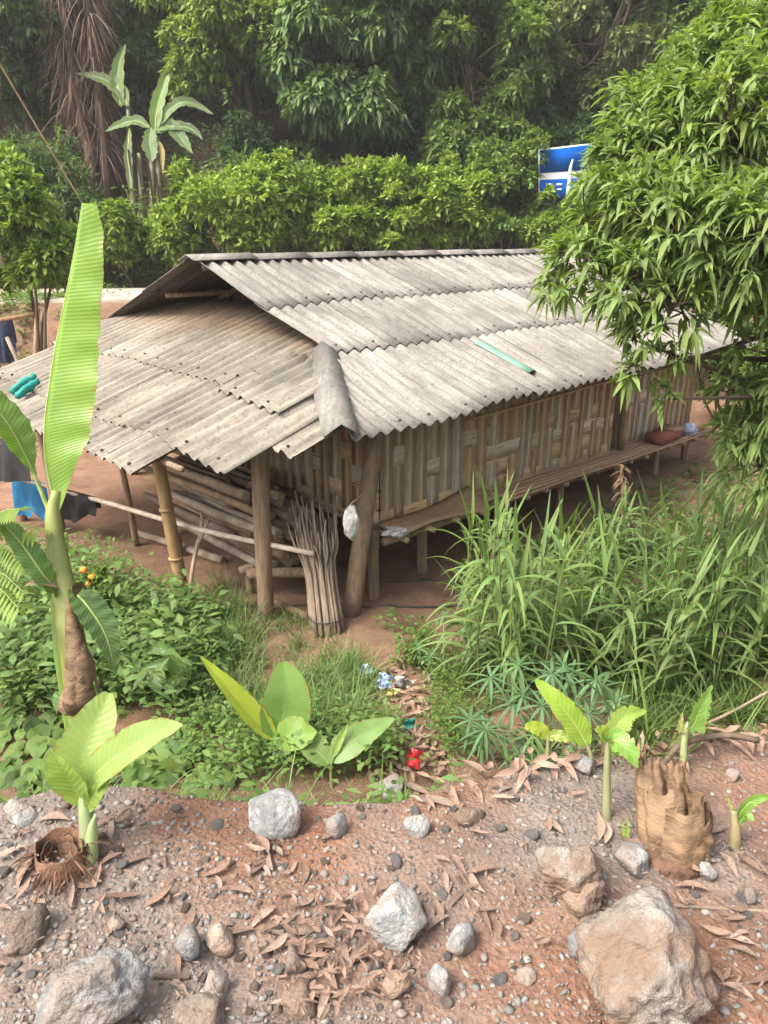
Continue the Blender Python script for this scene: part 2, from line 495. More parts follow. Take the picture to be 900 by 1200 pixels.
def mat_rock(name, c1, c2, vein, soil, veinamt=.5, soilamt=.5):
    m, t, b, out = newmat(name)
    v = coords(t)
    oi = t.nodes.new('ShaderNodeObjectInfo')
    cx = t.nodes.new('ShaderNodeCombineXYZ')
    for k in range(3): t.links.new(oi.outputs['Random'], cx.inputs[k])
    sc = N(t, 'ShaderNodeVectorMath', operation='SCALE'); sc.inputs['Scale'].default_value = 23.0
    ad = N(t, 'ShaderNodeVectorMath', operation='ADD')
    t.links.new(cx.outputs[0], sc.inputs[0]); t.links.new(v, ad.inputs[0]); t.links.new(sc.outputs[0], ad.inputs[1]); v = ad.outputs[0]
    f, h = noise_fac(t, v, 14, 6, .3, .7, .7)
    c = mixc(t, f, c1, c2)
    w, hw = noise_fac(t, v, 9, 6, .49 , .56, .75)
    c = mixc(t, N_mul(t, w, veinamt), c, vein)
    s, hs_ = noise_fac(t, v, 5, 5, .46, .56, .6)
    c = mixc(t, N_mul(t, s, soilamt), c, soil)
    ml = N(t, 'ShaderNodeMath', operation='MULTIPLY'); ml.inputs[1].default_value = 5.17
    fr = N(t, 'ShaderNodeMath', operation='FRACT')
    t.links.new(oi.outputs['Random'], ml.inputs[0]); t.links.new(ml.outputs[0], fr.inputs[0])
    mr = N(t, 'ShaderNodeMapRange'); mr.inputs['To Min'].default_value = .75; mr.inputs['To Max'].default_value = 1.25
    t.links.new(fr.outputs[0], mr.inputs[0])
    hv = N(t, 'ShaderNodeHueSaturation'); t.links.new(mr.outputs[0], hv.inputs['Value']); t.links.new(c, hv.inputs['Color'])
    t.links.new(hv.outputs[0], b.inputs['Base Color'])
    b.inputs['Roughness'].default_value = .88
    b.inputs['Specular IOR Level'].default_value = .25
    f9, h9 = noise_fac(t, v, 45, 6)
    mx = N(t, 'ShaderNodeMath', operation='MULTIPLY_ADD'); mx.inputs[1].default_value = .5
    t.links.new(h9, mx.inputs[0]); t.links.new(h, mx.inputs[2])
    bump(t, b, mx.outputs[0], 1.0, .028)
    return m
def N_mul(t, s, k):
    n = N(t, 'ShaderNodeMath', operation='MULTIPLY'); n.inputs[1].default_value = k
    t.links.new(s, n.inputs[0]); return n.outputs[0]
M['rock_grey'] = mat_rock('grey_limestone', (.235, .238, .238), (.13, .13, .13), (.42, .41, .39), (.26, .185, .135), .5, .55)
M['rock_pale'] = mat_rock('pale_limestone', (.29, .245, .205), (.19, .15, .12), (.42, .39, .36), (.235, .155, .108), .45, .9)
M['rock_brown'] = mat_rock('earthy_stone', (.20, .155, .125), (.13, .10, .08), (.28, .24, .20), (.21, .14, .10), .4, .6)

# ------------------------------------------------------------------ ground, road
def build_ground():
    xs = 1.3 * np.sinh(np.linspace(-4.5, 4.5, 260))
    ys = 1.6 + 0.9 * np.sinh(np.linspace(-2.3, 5.25, 350))
    X, Y = np.meshgrid(xs, ys)
    Z = terr(X, Y)
    V = np.stack([X, Y, Z], -1).reshape(-1, 3)
    nx, ny = len(xs), len(ys)
    i = np.arange(ny - 1)[:, None] * nx; j = np.arange(nx - 1)[None]
    F = np.stack([i + j, i + j + 1, i + j + nx + 1, i + j + nx], -1).reshape(-1, 4)
    x, y = V[:, 0], V[:, 1]
    d = y - edge_y(x)
    red = np.array([.20, .105, .068]); grav = np.array([.175, .147, .127]); yard = np.array([.22, .133, .09])
    soil = np.array([.14, .09, .06]); lit = np.array([.105, .068, .048])
    k = sstep((fbm(x * 1.6 + 5, y * 1.6) * 1.4 + .40 * x + .50))[:, None]
    c = grav * (1 - k) + red * k
    k = sstep(d / .5)[:, None]; c = c * (1 - k) + soil * k
    k = sstep((d - 1.9) / 1.0)[:, None]; c = c * (1 - k) + yard * (1 + .25 * fbm(x * .9, y * .9))[:, None] * k
    k = sstep((y - road_y(x) - 2.6) / 1.0)[:, None]; c = c * (1 - k) + lit * (1 + .5 * fbm(x * .5, y * .5))[:, None] * k
    o = add('ground', mesh_np('ground', V, F, M['earth'], True, np.clip(c, .02, .8)))
    tagit(o, kind='structure')
build_ground()
def build_road():
    xs = np.linspace(-45, 45, 181); prof = [(-.0, -.25), (0.0, .03), (.9, .045), (1.8, .045), (2.7, .03), (2.7, -.25)]
    V = np.array([[x, road_y(x) + a - (float(road_in(x)) if a < .5 else 0) + .05 * float(vnoise(x * .8, a * 7)), .30 + b] for x in xs for a, b in prof])
    k = len(prof)
    i = np.arange(len(xs) - 1)[:, None] * k; j = np.arange(k - 1)[None]
    F = np.stack([i + j, i + k + j, i + k + j + 1, i + j + 1], -1).reshape(-1, 4)
    o = add('road', mesh_np('road', V, F, M['concrete'], False)); tagit(o, kind='structure')
build_road()

# ------------------------------------------------------------------ the house
R0 = np.array([-2.33564, 9.49974, 0.0]); RZ = 1.337
HU = np.array([0.71848, 0.69555, 0.0]); HV = np.array([-0.69555, 0.71848, 0.0]); UP = np.array([0, 0, 1.])
def HL(u, v, z): return R0 + u * HU + v * HV + np.array([0, 0, z])
TH = math.radians(19.28); TA = math.radians(17.5)
UEND = 8.1
house = thing('stilt_house', HL(3.5, 0, GZ), 'low bamboo stilt house with grey corrugated roof and woven walls', 'house')
def zfront(v): return RZ - abs(v) * math.tan(TH)
def zapron(u, v): return .44 + u * math.tan(TA) + .10 * min(0.0, v + 2.3)
def corr_sheet(name, pos, a0, a1, b0, b1, lift, clip=None, tint=(1, 1, 1), tintf=None, nb=5, parent=house, mat='roof', pitch=.177, amp=.027):
    """corrugated sheet: a runs across the waves, b down the slope; pos(a, b) -> point, normal"""
    na = max(4, int(round((a1 - a0) / pitch * 8)))
    ph = random.uniform(-.2, .2); sag = random.uniform(-.004, .008)
    top = []; bot = []; uvs = []; cols = []
    for ib in range(nb + 1):
        b = b0 + (b1 - b0) * ib / nb
        for ia in range(na + 1):
            a = a0 + (a1 - a0) * ia / na
            if clip: a = clip(a, b)
            p, n = pos(a, b)
            h = amp * math.cos(2 * math.pi * a / pitch) + lift(b) + sag * math.sin(math.pi * ib / nb)
            e = (random.uniform(-.004, .004) if ib in (0, nb) else 0)
            p = p + n * (h + e)
            top.append(p); bot.append(p - n * .007)
            uvs.append((a + ph, b)); cols.append(tintf(a, b) if tintf else tint)
    k = na + 1; nv = len(top)
    F = []
    for ib in range(nb):
        for ia in range(na):
            q = ib * k + ia
            F.append((q, q + 1, q + k + 1, q + k)); F.append((nv + q, nv + q + k, nv + q + k + 1, nv + q + 1))
    for ia in range(na):
        q = ia; F.append((q, nv + q, nv + q + 1, q + 1))
        q = nb * k + ia; F.append((q, q + 1, nv + q + 1, nv + q))
    for ib in range(nb):
        q = ib * k; F.append((q, q + k, nv + q + k, nv + q))
        q = ib * k + na; F.append((q, nv + q, nv + q + k, q + k))
    V = np.array(top + bot)
    return part(name, V, np.array(F), M[mat], parent, True, np.vstack([np.array(cols), np.tile([[.42, .33, .26]], (nv, 1))]), np.array(uvs + uvs))
NF = nrm(-HV * math.sin(TH) + UP * math.cos(TH)); DF = -HV * math.cos(TH) - UP * math.sin(TH)
NB = nrm(HV * math.sin(TH) + UP * math.cos(TH)); DB = HV * math.cos(TH) - UP * math.sin(TH)
def pf(a, b): return HL(a, 0, RZ + .028 * float(vnoise(a * .7 + 3, b * .8)) * min(1, b)) + DF * b, NF
def pb(a, b): return HL(a, 0, RZ) + DB * b, NB
NA = nrm(-HU * math.sin(TA) + UP * math.cos(TA))
def pa(a, b):                                   # a = V across, b = -U down the slope
    return HL(-b, a, zapron(-b, a) + .022 * float(vnoise(a * .9 + 8, b * .9))), NA
w = .885
for row, (s0, s1) in enumerate(((.02, 1.46), (1.33, 2.68), (2.52, 4.09))):
    lf = (lambda k: (lambda b: .012 * (2 - k) + .05 - .018 * 0))(row)
    u0 = 0.0
    i = 0
    while u0 < UEND - .2:
        u1 = min(u0 + w + .07, UEND)
        dz = random.uniform(-.004, .006); ds = random.uniform(-.035, .03)
        corr_sheet('roof_sheet', pf, u0, u1, s0, s1 + ds, lambda b, r=row, i=i, dz=dz: .008 + .009 * (2 - r) + .003 * (i % 2) + dz + .004 * (b - s0))
        u0 += w; i += 1
    u0 = 0.0
    while u0 < UEND - .2:
        u1 = min(u0 + w + .07, UEND)
        corr_sheet('roof_sheet', pb, u0, u1, s0, s1, lambda b, r=row: .012 + .013 * (2 - r), nb=2)
        u0 += w
# bottom row running on to the hip
hipU = lambda b: -.86 * np.clip((b - 2.5) / 1.55, 0, 1)
corr_sheet('roof_sheet', pf, -.88, .08, 2.53, 4.08, lambda b: .004, clip=lambda a, b: max(a, hipU(b)))
# the lower roof of the near end; its sheets end in steps
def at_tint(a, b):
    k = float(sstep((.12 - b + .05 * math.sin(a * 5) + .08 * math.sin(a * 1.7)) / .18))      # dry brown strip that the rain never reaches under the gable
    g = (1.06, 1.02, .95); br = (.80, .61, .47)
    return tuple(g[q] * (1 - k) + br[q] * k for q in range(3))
hipV = lambda b: -2.42 - 1.58 * max(0.0, b)
ap = []
def vlim(b): return (RZ - .07 - zapron(-b, 0)) / math.tan(TH) if b < .02 else 9
for k, v0 in enumerate(np.arange(-1.9, 2.3, w)):
    ap.append((v0, v0 + w + .07, -1.0, .87 + random.uniform(-.03, .03), .030))
for k, v0 in enumerate(np.arange(-3.40, 2.2, w)):
    ap.append((v0, min(v0 + w + .07, 2.35), .45, 1.83 + random.uniform(-.03, .03), .014))
for k, v0 in enumerate(np.arange(-2.64, 2.0, w)):
    ap.append((v0, min(v0 + w + .07, 2.2), 1.45, 2.28 + random.uniform(-.04, .03), -.002))
ap += [(-2.80, -1.86, -.6, .70, .036), (-3.05, -2.05, .1, 1.02, .050), (-3.72, -2.86, .42, 1.36, .0)]
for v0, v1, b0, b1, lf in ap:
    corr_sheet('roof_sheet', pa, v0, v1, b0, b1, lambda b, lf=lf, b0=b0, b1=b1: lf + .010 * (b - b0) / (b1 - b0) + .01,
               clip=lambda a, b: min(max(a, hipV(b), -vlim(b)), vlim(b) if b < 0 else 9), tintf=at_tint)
# pale new sheet strip on the lowest row
corr_sheet('roof_sheet', pa, -2.06, -1.88, 1.55, 2.20, lambda b: .035, tint=(1.35, 1.32, 1.25), amp=.006)
# ridge and hip caps
def cap(p0, p1, wing0, wing1, thick=.01, name='ridge_cap', tn=.95):
    p0, p1 = np.asarray(p0), np.asarray(p1)
    V = []
    for q in (p0, p1):
        for wv in (wing0, np.zeros(3), wing1):
            V.append(q + np.asarray(wv) + (UP * .008 if wv is wing0 or wv is wing1 else UP * .012))
    V = V + [q - UP * thick for q in V]
    F = [(0, 1, 4, 3), (1, 2, 5, 4), (6, 9, 10, 7), (7, 10, 11, 8), (0, 3, 9, 6), (2, 8, 11, 5), (0, 6, 7, 1), (1, 7, 8, 2), (3, 4, 10, 9), (4, 5, 11, 10)]
    uv = [(q[0] * .3, q[1] * .3) for q in V]
    part(name, V, np.array(F), M['roof'], house, False, np.full((12, 3), tn), np.array(uv))
u0 = -.08
while u0 < UEND:
    u1 = u0 + .93
    z0 = RZ + .065 + random.uniform(-.003, .003)
    cap(HL(u0, 0, z0), HL(u1, 0, z0 + .012), DF * .19 + UP * .004, DB * .19 + UP * .004)
    u0 += .88
def hip_piece(a, b, tn, up):
    """flat folded cap: crest and both wing edges follow the two roof slopes"""
    V = []
    for u_, v_ in (a, b):
        for k in (-1, 0, 1):
            uu, vv = u_ + .82 * .155 * k, v_ - .57 * .155 * k
            zf, za = RZ - abs(vv) * math.tan(TH), zapron(uu, vv)
            z = (za + .040 if k < 0 else zf + .040) if k else max(zf, za) + .105
            V.append(HL(uu, vv, z + up))
    V = V + [q - UP * .009 for q in V]
    F = [(0, 1, 4, 3), (1, 2, 5, 4), (6, 9, 10, 7), (7, 10, 11, 8), (0, 3, 9, 6), (2, 8, 11, 5), (0, 6, 7, 1), (1, 7, 8, 2), (3, 4, 10, 9), (4, 5, 11, 10)]
    part('hip_cap', V, np.array(F), M['roof'], house, False, np.full((12, 3), tn), np.array([(q[0] * .4, q[1] * .4) for q in V]))
hip_piece((.03, -2.40), (-.56, -3.24), .66, .0)
hip_piece((-.48, -3.12), (-.93, -3.80), .74, .016)
# roofing nails near the lower end of the front sheets
nv_, nf_ = tube([(0, 0, -.01), (0, 0, .012)], [.017, .014], 7)
nail = mesh_np('nail', nv_, nf_, M['hose'])
for ch in [c for c in house.children if c.name.startswith('roof_sheet')]:
    vs = np.array([v.co[:] for v in ch.data.vertices]); n2 = len(vs) // 2
    if n2 < 120: continue
    k = n2 // 6; top = vs[:n2].reshape(6, -1, 3)
    for f in (.17, .68):
        j = int(f * (top.shape[1] - 1)); row = top[4]
        j = max(range(max(0, j - 4), min(len(row), j + 5)), key=lambda q: row[q][2])
        p_ = top[4][j] * .35 + top[5][j] * .65
        add('nail', nail, ch, tuple(p_))
# posts, beams
def hpost(name, a, b, r0, r1, m='post', n=9, seg=9, bend=.02, jit=.05, sub=None):
    a, b = np.asarray(a, float), np.asarray(b, float)
    mid = (a + b) / 2 + np.array([random.uniform(-bend, bend), random.uniform(-bend, bend), 0])
    V, F = tube([a, mid, b], [r0, (r0 + r1) / 2, r1], n, seg, jit)
    return part(name, V, F, M[m], house)
def gnd(p): return np.array([p[0], p[1], tz(p[0], p[1]) - .08])
g1 = gnd(HL(-.5, -3.37, 0))
hpost('post', g1, HL(.02, -3.27, .02), .105, .082, bend=.0)
hpost('post', gnd(HL(-1.11, -2.77, 0)), HL(-1.05, -2.76, .02), .085, .092, bend=.03, jit=.09)
pb3 = hpost('post', gnd(HL(-1.50, -1.81, 0)), HL(-1.62, -1.72, -.10), .072, .066, 'bamboo', bend=.015)
for q in (.28, .55, .82):
    c0 = gnd(HL(-1.50, -1.81, 0)); c1 = HL(-1.62, -1.72, -.10)
    V, F = tube([c0 + (c1 - c0) * (q - .006), c0 + (c1 - c0) * (q + .006)], .078, 10)
    part('bamboo_joint', V, F, M['bamboo'], pb3)
hpost('post', gnd(HL(-1.2, -.13, 0)), HL(-1.45, -.35, -.08), .04, .032, bend=.04)
hpost('post', gnd(HL(-1.95, .25, 0)), HL(-2.05, .1, -.22), .055, .05)
hpost('post', gnd(HL(-1.85, .38, 0)), HL(-2.0, .35, -.22), .022, .02)
hpost('post', gnd(HL(-1.9, 1.75, 0)), HL(-2.0, 1.75, -.22), .05, .05)
for u_, v_ in ((-.02, -3.24), (.86, -3.12), (2.2, -3.15), (3.6, -3.15), (5.0, -3.2), (6.3, -3.2), (7.4, -3.2)):
    hpost('stilt', gnd(HL(u_, v_, 0)), HL(u_, v_, -1.25 - .03 * u_), .062, .055)
for u_, v_ in ((.15, -1.2), (.15, .8), (.15, 2.7), (1.6, 3.1), (3.4, 3.1), (5.2, 3.1), (7.3, 3.1)):
    hpost('post', gnd(HL(u_, v_, 0)), HL(u_, v_, min(zfront(v_), zapron(u_, v_) if u_ < 1 else 9) - .12), .07, .06)
for u_ in (1.6, 3.2, 5.02, 7.45):
    hpost('post', HL(u_, -3.08, -1.25 - .03 * u_), HL(u_, -3.08, zfront(3.22) - .05), .06, .055)
hpost('beam', HL(-1.25, -2.75, -.02), HL(-1.75, 2.1, -.14), .05, .045, n=7)
hpost('beam', HL(.0, -3.27, .0), HL(8.0, -3.27, .0), .055, .05, n=7, seg=5)
hpost('beam', HL(.05, -3.2, .08), HL(.05, 3.2, .08), .05, .05, n=7, seg=4)
hpost('ridge_beam', HL(.15, 0, RZ - .06), HL(8.0, 0, RZ - .06), .05, .05, n=7, seg=4)
for v_ in (1.1, 2.0, 3.0, -1.1, -2.2):
    hpost('purlin', HL(.2, v_, zfront(v_) - .085), HL(8.0, v_, zfront(v_) - .085), .032, .032, n=6, seg=4)
for u_ in (1.15, 2.5, 4.5, 6.5):
    for s_ in (-1, 1):
        hpost('rafter', HL(u_, 0, RZ - .13), HL(u_, 3.6 * s_, zfront(3.6) - .13), .04, .035, n=6, seg=3)
for b_ in (-.7, .3, 1.2, 1.95):
    hpost('purlin', HL(-b_, max(-2.3 - .3 * max(b_, 0), -(RZ - zapron(-b_, 0)) / math.tan(TH) + .35), zapron(-b_, 0) - .085), HL(-b_, 2.1, zapron(-b_, 0) - .085), .03, .028, n=6, seg=4)
# long pole tied under the eave
hpost('eave_pole', HL(1.25, -3.36, -.28), HL(4.6, -3.34, -.22), .022, .018, 'bamboo', n=7)

# woven walls: upright strips over and under level bands
def weave_strip(h, wd, under, per, th=.005, amp=.006):
    """upright strip in front of the bands, passing behind those listed in under"""
    ks = [0.0]
    for j in range(int(h / per) + 2):
        ks += [j * per - per * .5 + .02, j * per - per * .42, j * per + per * .42, j * per + per * .5 - .02]
    ks = sorted(k for k in ks if 0 <= k <= h) + [h]
    V = []
    for z in ks:
        j = int(round(z / per)); inb = abs(z - j * per) <= per * .43
        o = amp if (j in under and inb) else -amp
        for sx, sy in ((-1, -1), (1, -1), (1, 1), (-1, 1)):
            V.append((sx * wd / 2 * (1 - .0), o + sy * th / 2, z))
    n_ = len(ks) - 1
    F = [(4 * i + a, 4 * i + (a + 1) % 4, 4 * i + 4 + (a + 1) % 4, 4 * i + 4 + a) for i in range(n_) for a in range(4)]
    F += [(3, 2, 1, 0), tuple(4 * n_ + a for a in range(4))]
    return mesh_np('bamboo_strip', np.array(V, float), np.array(F), M['strip_v'], False)
def woven_wall(name, a, b, h, z0, z1, per=.22, wd=.18):
    """a, b: plan points of the wall seen with a on the left"""
    a, b = np.asarray(a, float), np.asarray(b, float)
    L = np.linalg.norm(b - a); ang = math.atan2(b[1] - a[1], b[0] - a[0])
    pan = thing_part(name, a, z0)
    nb = int(h / per) + 1
    ms = []
    for k in range(9):
        un = set(random.sample(range(nb), random.choice([0, 1, 1, 1, 2])))
        ms.append(weave_strip(h, 1.0, un, per))
    t = 0.0; last = -1
    while t < L - .03:
        w_ = min(random.uniform(.75, 1.3) * wd, L - t)
        k = random.choice([q for q in range(9) if q != last]); last = k
        p = a + (b - a) / L * (t + w_ / 2); zz = z0 + (z1 - z0) * t / L
        o = add('bamboo_strip', ms[k], pan, (p[0] - a[0], p[1] - a[1], zz - z0 + random.uniform(-.015, .02)), (random.uniform(-.004, .004), random.uniform(-.014, .014), ang))
        o.scale = (w_ - random.uniform(.005, .015), 1, random.uniform(.98, 1.02))
        t += w_
    for j in range(nb):
        t = 0.0
        while t < L - .05:
            l_ = min(random.uniform(1.2, 2.4), L - t)
            p = a + (b - a) / L * (t + l_ / 2); zz = z0 + (z1 - z0) * t / L
            V, F = box((0, 0, 0), (l_ / 2, 0, 0), (0, .003, 0), (0, 0, per * .46))
            add('bamboo_band', mesh_np('bamboo_band', V, F, M['strip_h'], False), pan, (p[0] - a[0], p[1] - a[1], zz - z0 + j * per), (0, -math.atan2(z1 - z0, L), ang))
            t += l_
    return pan
def thing_part(name, a, z0):
    o = bpy.data.objects.new(name, None); COL.objects.link(o)
    o.parent = house; o.location = np.array([a[0], a[1], z0]) - np.array(house.location)
    return o
FZ0, FZ1 = -1.20, -1.40
def flo(u): return FZ0 - .028 * u
woven_wall('woven_wall', HL(.1, -3.2, 0)[:2], HL(4.78, -3.2, 0)[:2], 1.30, flo(.1), flo(4.78))
woven_wall('woven_wall', HL(5.06, -3.12, 0)[:2], HL(7.55, -3.12, 0)[:2], 1.40, flo(5.0), flo(7.6))
woven_wall('woven_wall', HL(.1, 3.1, 0)[:2], HL(.1, -3.18, 0)[:2], 1.26, -1.2, -1.2)
woven_wall('woven_wall', HL(7.56, -3.1, 0)[:2], HL(7.56, 3.1, 0)[:2], 1.34, -1.4, -1.4, per=.4, wd=.3)
woven_wall('woven_wall', HL(7.5, 3.1, 0)[:2], HL(.15, 3.1, 0)[:2], 1.4, -1.4, -1.2, per=.4, wd=.3)
# gable screen well inside the open gable, the shade there put into its colour
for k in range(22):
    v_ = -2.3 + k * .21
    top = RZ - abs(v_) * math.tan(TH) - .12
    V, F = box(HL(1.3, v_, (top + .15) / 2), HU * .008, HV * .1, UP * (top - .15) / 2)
    part('gable_board', V, F, M['shaded_wood'], house, False)
# door opening: post, and a dark board standing for the shade inside
V, F = tube([HL(5.02, -3.24, flo(5) - .05), HL(5.02, -3.22, .16)], [.06, .055], 8, 6, .05); part('door_post', V, F, M['post'], house)
V, F = box(HL(4.9, -2.5, -.6), HU * .25, HV * .01, UP * .85); part('doorway_shade', V, F, M['shaded_wood'], house, False)
# platform: bearers, joists and split-bamboo slats; outer boards
plat = thing_part('platform', HL(3.5, -3.2, 0), -1.4)
for v_ in (-3.40, -3.1, -1.2, .8, 2.9):
    V, F = tube([HL(-.05, v_, flo(-.05) - .13), HL(7.7, v_, flo(7.7) - .13)], .045, 7, 5, .05); part('bearer', V, F, M['post'], plat)
for u_ in np.arange(.05, 7.7, .42):
    V, F = tube([HL(u_, -3.62 + random.uniform(-.06, .05), flo(u_) - .065), HL(u_ + random.uniform(-.05, .05), 3.1, flo(u_) - .065)], .032, 7, 4, .06); part('joist', V, F, M['post'], plat)
for k, v_ in enumerate(np.arange(-3.58, -2.9, .075)):
    a_, b_ = random.uniform(1.3, 2.2) if k < 3 else random.uniform(.15, .3), 7.4 + random.uniform(-.3, .2)
    nb_ = 8
    pts = [HL(a_ + (b_ - a_) * q / nb_, v_ + random.uniform(-.008, .008), flo(a_ + (b_ - a_) * q / nb_) - .022 + random.uniform(-.008, .008)) for q in range(nb_ + 1)]
    V = []
    for q in pts:
        for sv, sz in ((-1, -1), (1, -1), (1, 1), (-1, 1)): V.append(q + HV * .034 * sv + UP * .009 * sz)
    F = [(4 * i + a, 4 * i + (a + 1) % 4, 4 * i + 4 + (a + 1) % 4, 4 * i + 4 + a) for i in range(nb_) for a in range(4)] + [(3, 2, 1, 0), tuple(4 * nb_ + a for a in range(4))]
    part('floor_slat', V, np.array(F), M['plank'], plat, False)
V, F = box(HL(3.8, 0, flo(3.8) - .02), HU * 3.65, HV * 2.85, UP * .01)
V[:, 2] += -.028 * ((V - HL(3.8, 0, 0)) @ HU); part('floor', V, F, M['shaded_wood'], plat, False)
# curling bark board at the near corner
nu, nv = 14, 5
V = []
for i in range(nu + 1):
    u_ = -.02 + 1.5 * i / nu
    for j in range(nv + 1):
        v_ = -3.62 + .36 * j / nv
        t_ = i / nu
        z_ = flo(u_) - .02 + .23 * max(0, t_ - .35) ** 1.2 * (j / nv) ** 1.0 + .03 * math.sin(t_ * 5 + j * .3) + .02 * (j / nv)
        V.append(HL(u_, v_ + .06 * math.sin(3 * t_), z_))
V = np.array(V); k = nv + 1
F = [(i * k + j, (i + 1) * k + j, (i + 1) * k + j + 1, i * k + j + 1) for i in range(nu) for j in range(nv)]
nV = len(V); F2 = [tuple(nV + q for q in f[::-1]) for f in F]
rim = [(j, j + 1, nV + j + 1, nV + j) for j in range(nv)] + [(nu * k + j + 1, nu * k + j, nV + nu * k + j, nV + nu * k + j + 1) for j in range(nv)]
rim += [(i * k, nV + i * k, nV + (i + 1) * k, (i + 1) * k) for i in range(nu)] + [(i * k + nv, (i + 1) * k + nv, nV + (i + 1) * k + nv, nV + i * k + nv) for i in range(nu)]
part('bark_board', np.vstack([V, V - UP * .018]), np.array(F + F2 + rim), M['plank'], plat, True)

# green strip lying on the roof
q0 = P(557, 400, 1); 
def on_front(px, py, lift=.05):
    n = NF; p0 = HL(0, 0, RZ) + NF * lift; r = ray(px, py)
    return CAM + r * ((p0 - CAM) @ n) / (r @ n)
ga, gb = on_front(560, 401), on_front(624, 436)
gd = gb - ga; gs = nrm(np.cross(NF, gd)) * .075
V = []
for t_ in np.linspace(0, 1, 5):
    for s_ in (-1, -.4, .4, 1):
        V.append(ga + gd * t_ + gs * s_ + NF * (.012 + .016 * math.cos(s_ * 2.2)))
V = np.array(V)
F = np.array([(i * 4 + j, i * 4 + j + 1, i * 4 + j + 5, i * 4 + j + 4) for i in range(4) for j in range(3)])
V2 = V - NF * .006
rimv = [(i * 4, i * 4 + 4, 20 + i * 4 + 4, 20 + i * 4) for i in range(4)] + [(i * 4 + 3, 20 + i * 4 + 3, 20 + i * 4 + 7, i * 4 + 7) for i in range(4)] + [(j, 20 + j, 21 + j, j + 1) for j in range(3)] + [(16 + j, 17 + j, 37 + j, 36 + j) for j in range(3)]
solo('plastic_strip', np.vstack([V, V2]), np.vstack([F, F[:, ::-1] + 20, np.array(rimv)]), M['green_sheet'], 'narrow green plastic strip lying on the corrugated roof', 'strip')

# ------------------------------------------------------------------ things around the house
import bmesh
def ico(sub):
    bm = bmesh.new(); bmesh.ops.create_icosphere(bm, subdivisions=sub, radius=1)
    V = np.array([v.co[:] for v in bm.verts]); F = np.array([[v.index for v in f.verts] for f in bm.faces]); bm.free()
    return V, F
ICO = {k: ico(k) for k in (1, 2, 3, 4, 5)}
def n3(V, s, seed=0):
    x, y, z = (V * s).T
    return (vnoise(x + seed, y + 2 * z + seed) + vnoise(y + 9 + seed, z - 1.3 * x) + vnoise(z + 5, x + 1.7 * y + seed)) / 3
def blob(c, r, sub=3, amp=.12, fr=2.0, seed=0):
    V, F = ICO[sub]
    W_ = V * (1 + amp * n3(V, fr, seed) + amp * .5 * n3(V, fr * 2.7, seed + 3))[:, None] * np.asarray(r)[None]
    return W_ + np.asarray(c)[None], F

# firewood rack and logs
rack = thing('firewood_rack', HL(-.55, -1.4, GZ), 'low pole rack carrying the firewood under the lower roof', 'rack')
for v_ in (-2.25, -.75):
    V, F = tube([HL(-1.05, v_, -1.72), HL(.1, v_ - .05, -1.70)], .05, 8, 4, .06); part('cross_pole', V, F, M['post'], rack)
    for u_ in (-.95, -.05):
        g = gnd(HL(u_, v_, 0)); V, F = tube([g, HL(u_, v_, -1.70)], .045, 8, 4, .08); part('leg', V, F, M['post'], rack)
V, F = tube([HL(-.98, -2.3, -1.75), HL(-.62, -3.0, -1.62)], .06, 8, 5, .1); part('side_pole', V, F, M['post'], rack)
def log(p, q, r, label, group):
    p, q = np.asarray(p), np.asarray(q)
    m = (p + q) / 2 + np.array([random.uniform(-.03, .03), random.uniform(-.03, .03), random.uniform(-.008, .008)])
    V, F = tube([p, p * .7 + q * .3 + (m - (p + q) / 2) * .6, m, q], [r, r * 1.02, r * .95, r * .85], 9, 8, .08)
    o = solo('firewood_log', V, F, M['log'], label, 'log', group)
    c = V.reshape(8, 9, 3)[0].mean(0); d = nrm(p - q)
    ring = V[:9] + d * .002
    part('cut_end', np.vstack([ring, c + d * .004]), np.array([(i, (i + 1) % 9, 9) for i in range(9)]), M['log_end'], o, False)
    return o
zrow = -1.62
for k in range(8):
    nlog = 7 if k < 6 else 5
    for i in range(nlog):
        u_ = -.92 + .115 * i + (.055 if k % 2 else 0) + random.uniform(-.012, .012)
        r = random.uniform(.04, .058)
        v0 = random.choice([-2.45, -2.3, -2.15, -1.9, -2.6]) + random.uniform(-.1, .1) - (.12 if k < 2 else 0) + .10 * max(0, k - 4)
        v1 = v0 + random.uniform(1.5, 2.1)
        zz = zrow + .098 * k + random.uniform(-.008, .008)
        log(HL(u_, v0, zz), HL(u_ + random.uniform(-.06, .06), v1, zz + random.uniform(-.02, .02)), r,
            'weathered firewood log lying in the stack on the pole rack', 'firewood logs on the rack')
def glog(a, b, r, label):
    a, b = hitz(*a, GZ), hitz(*b, GZ)
    a[2] = tz(a[0], a[1]) + r * .75; b[2] = tz(b[0], b[1]) + r * .75
    log(a, b, r, label, None)
glog((362, 727), (318, 706), .045, 'single short log lying on the soil beside the upright stick bundle')
glog((262, 662), (158, 628), .05, 'dark log lying on bare earth below the firewood rack')
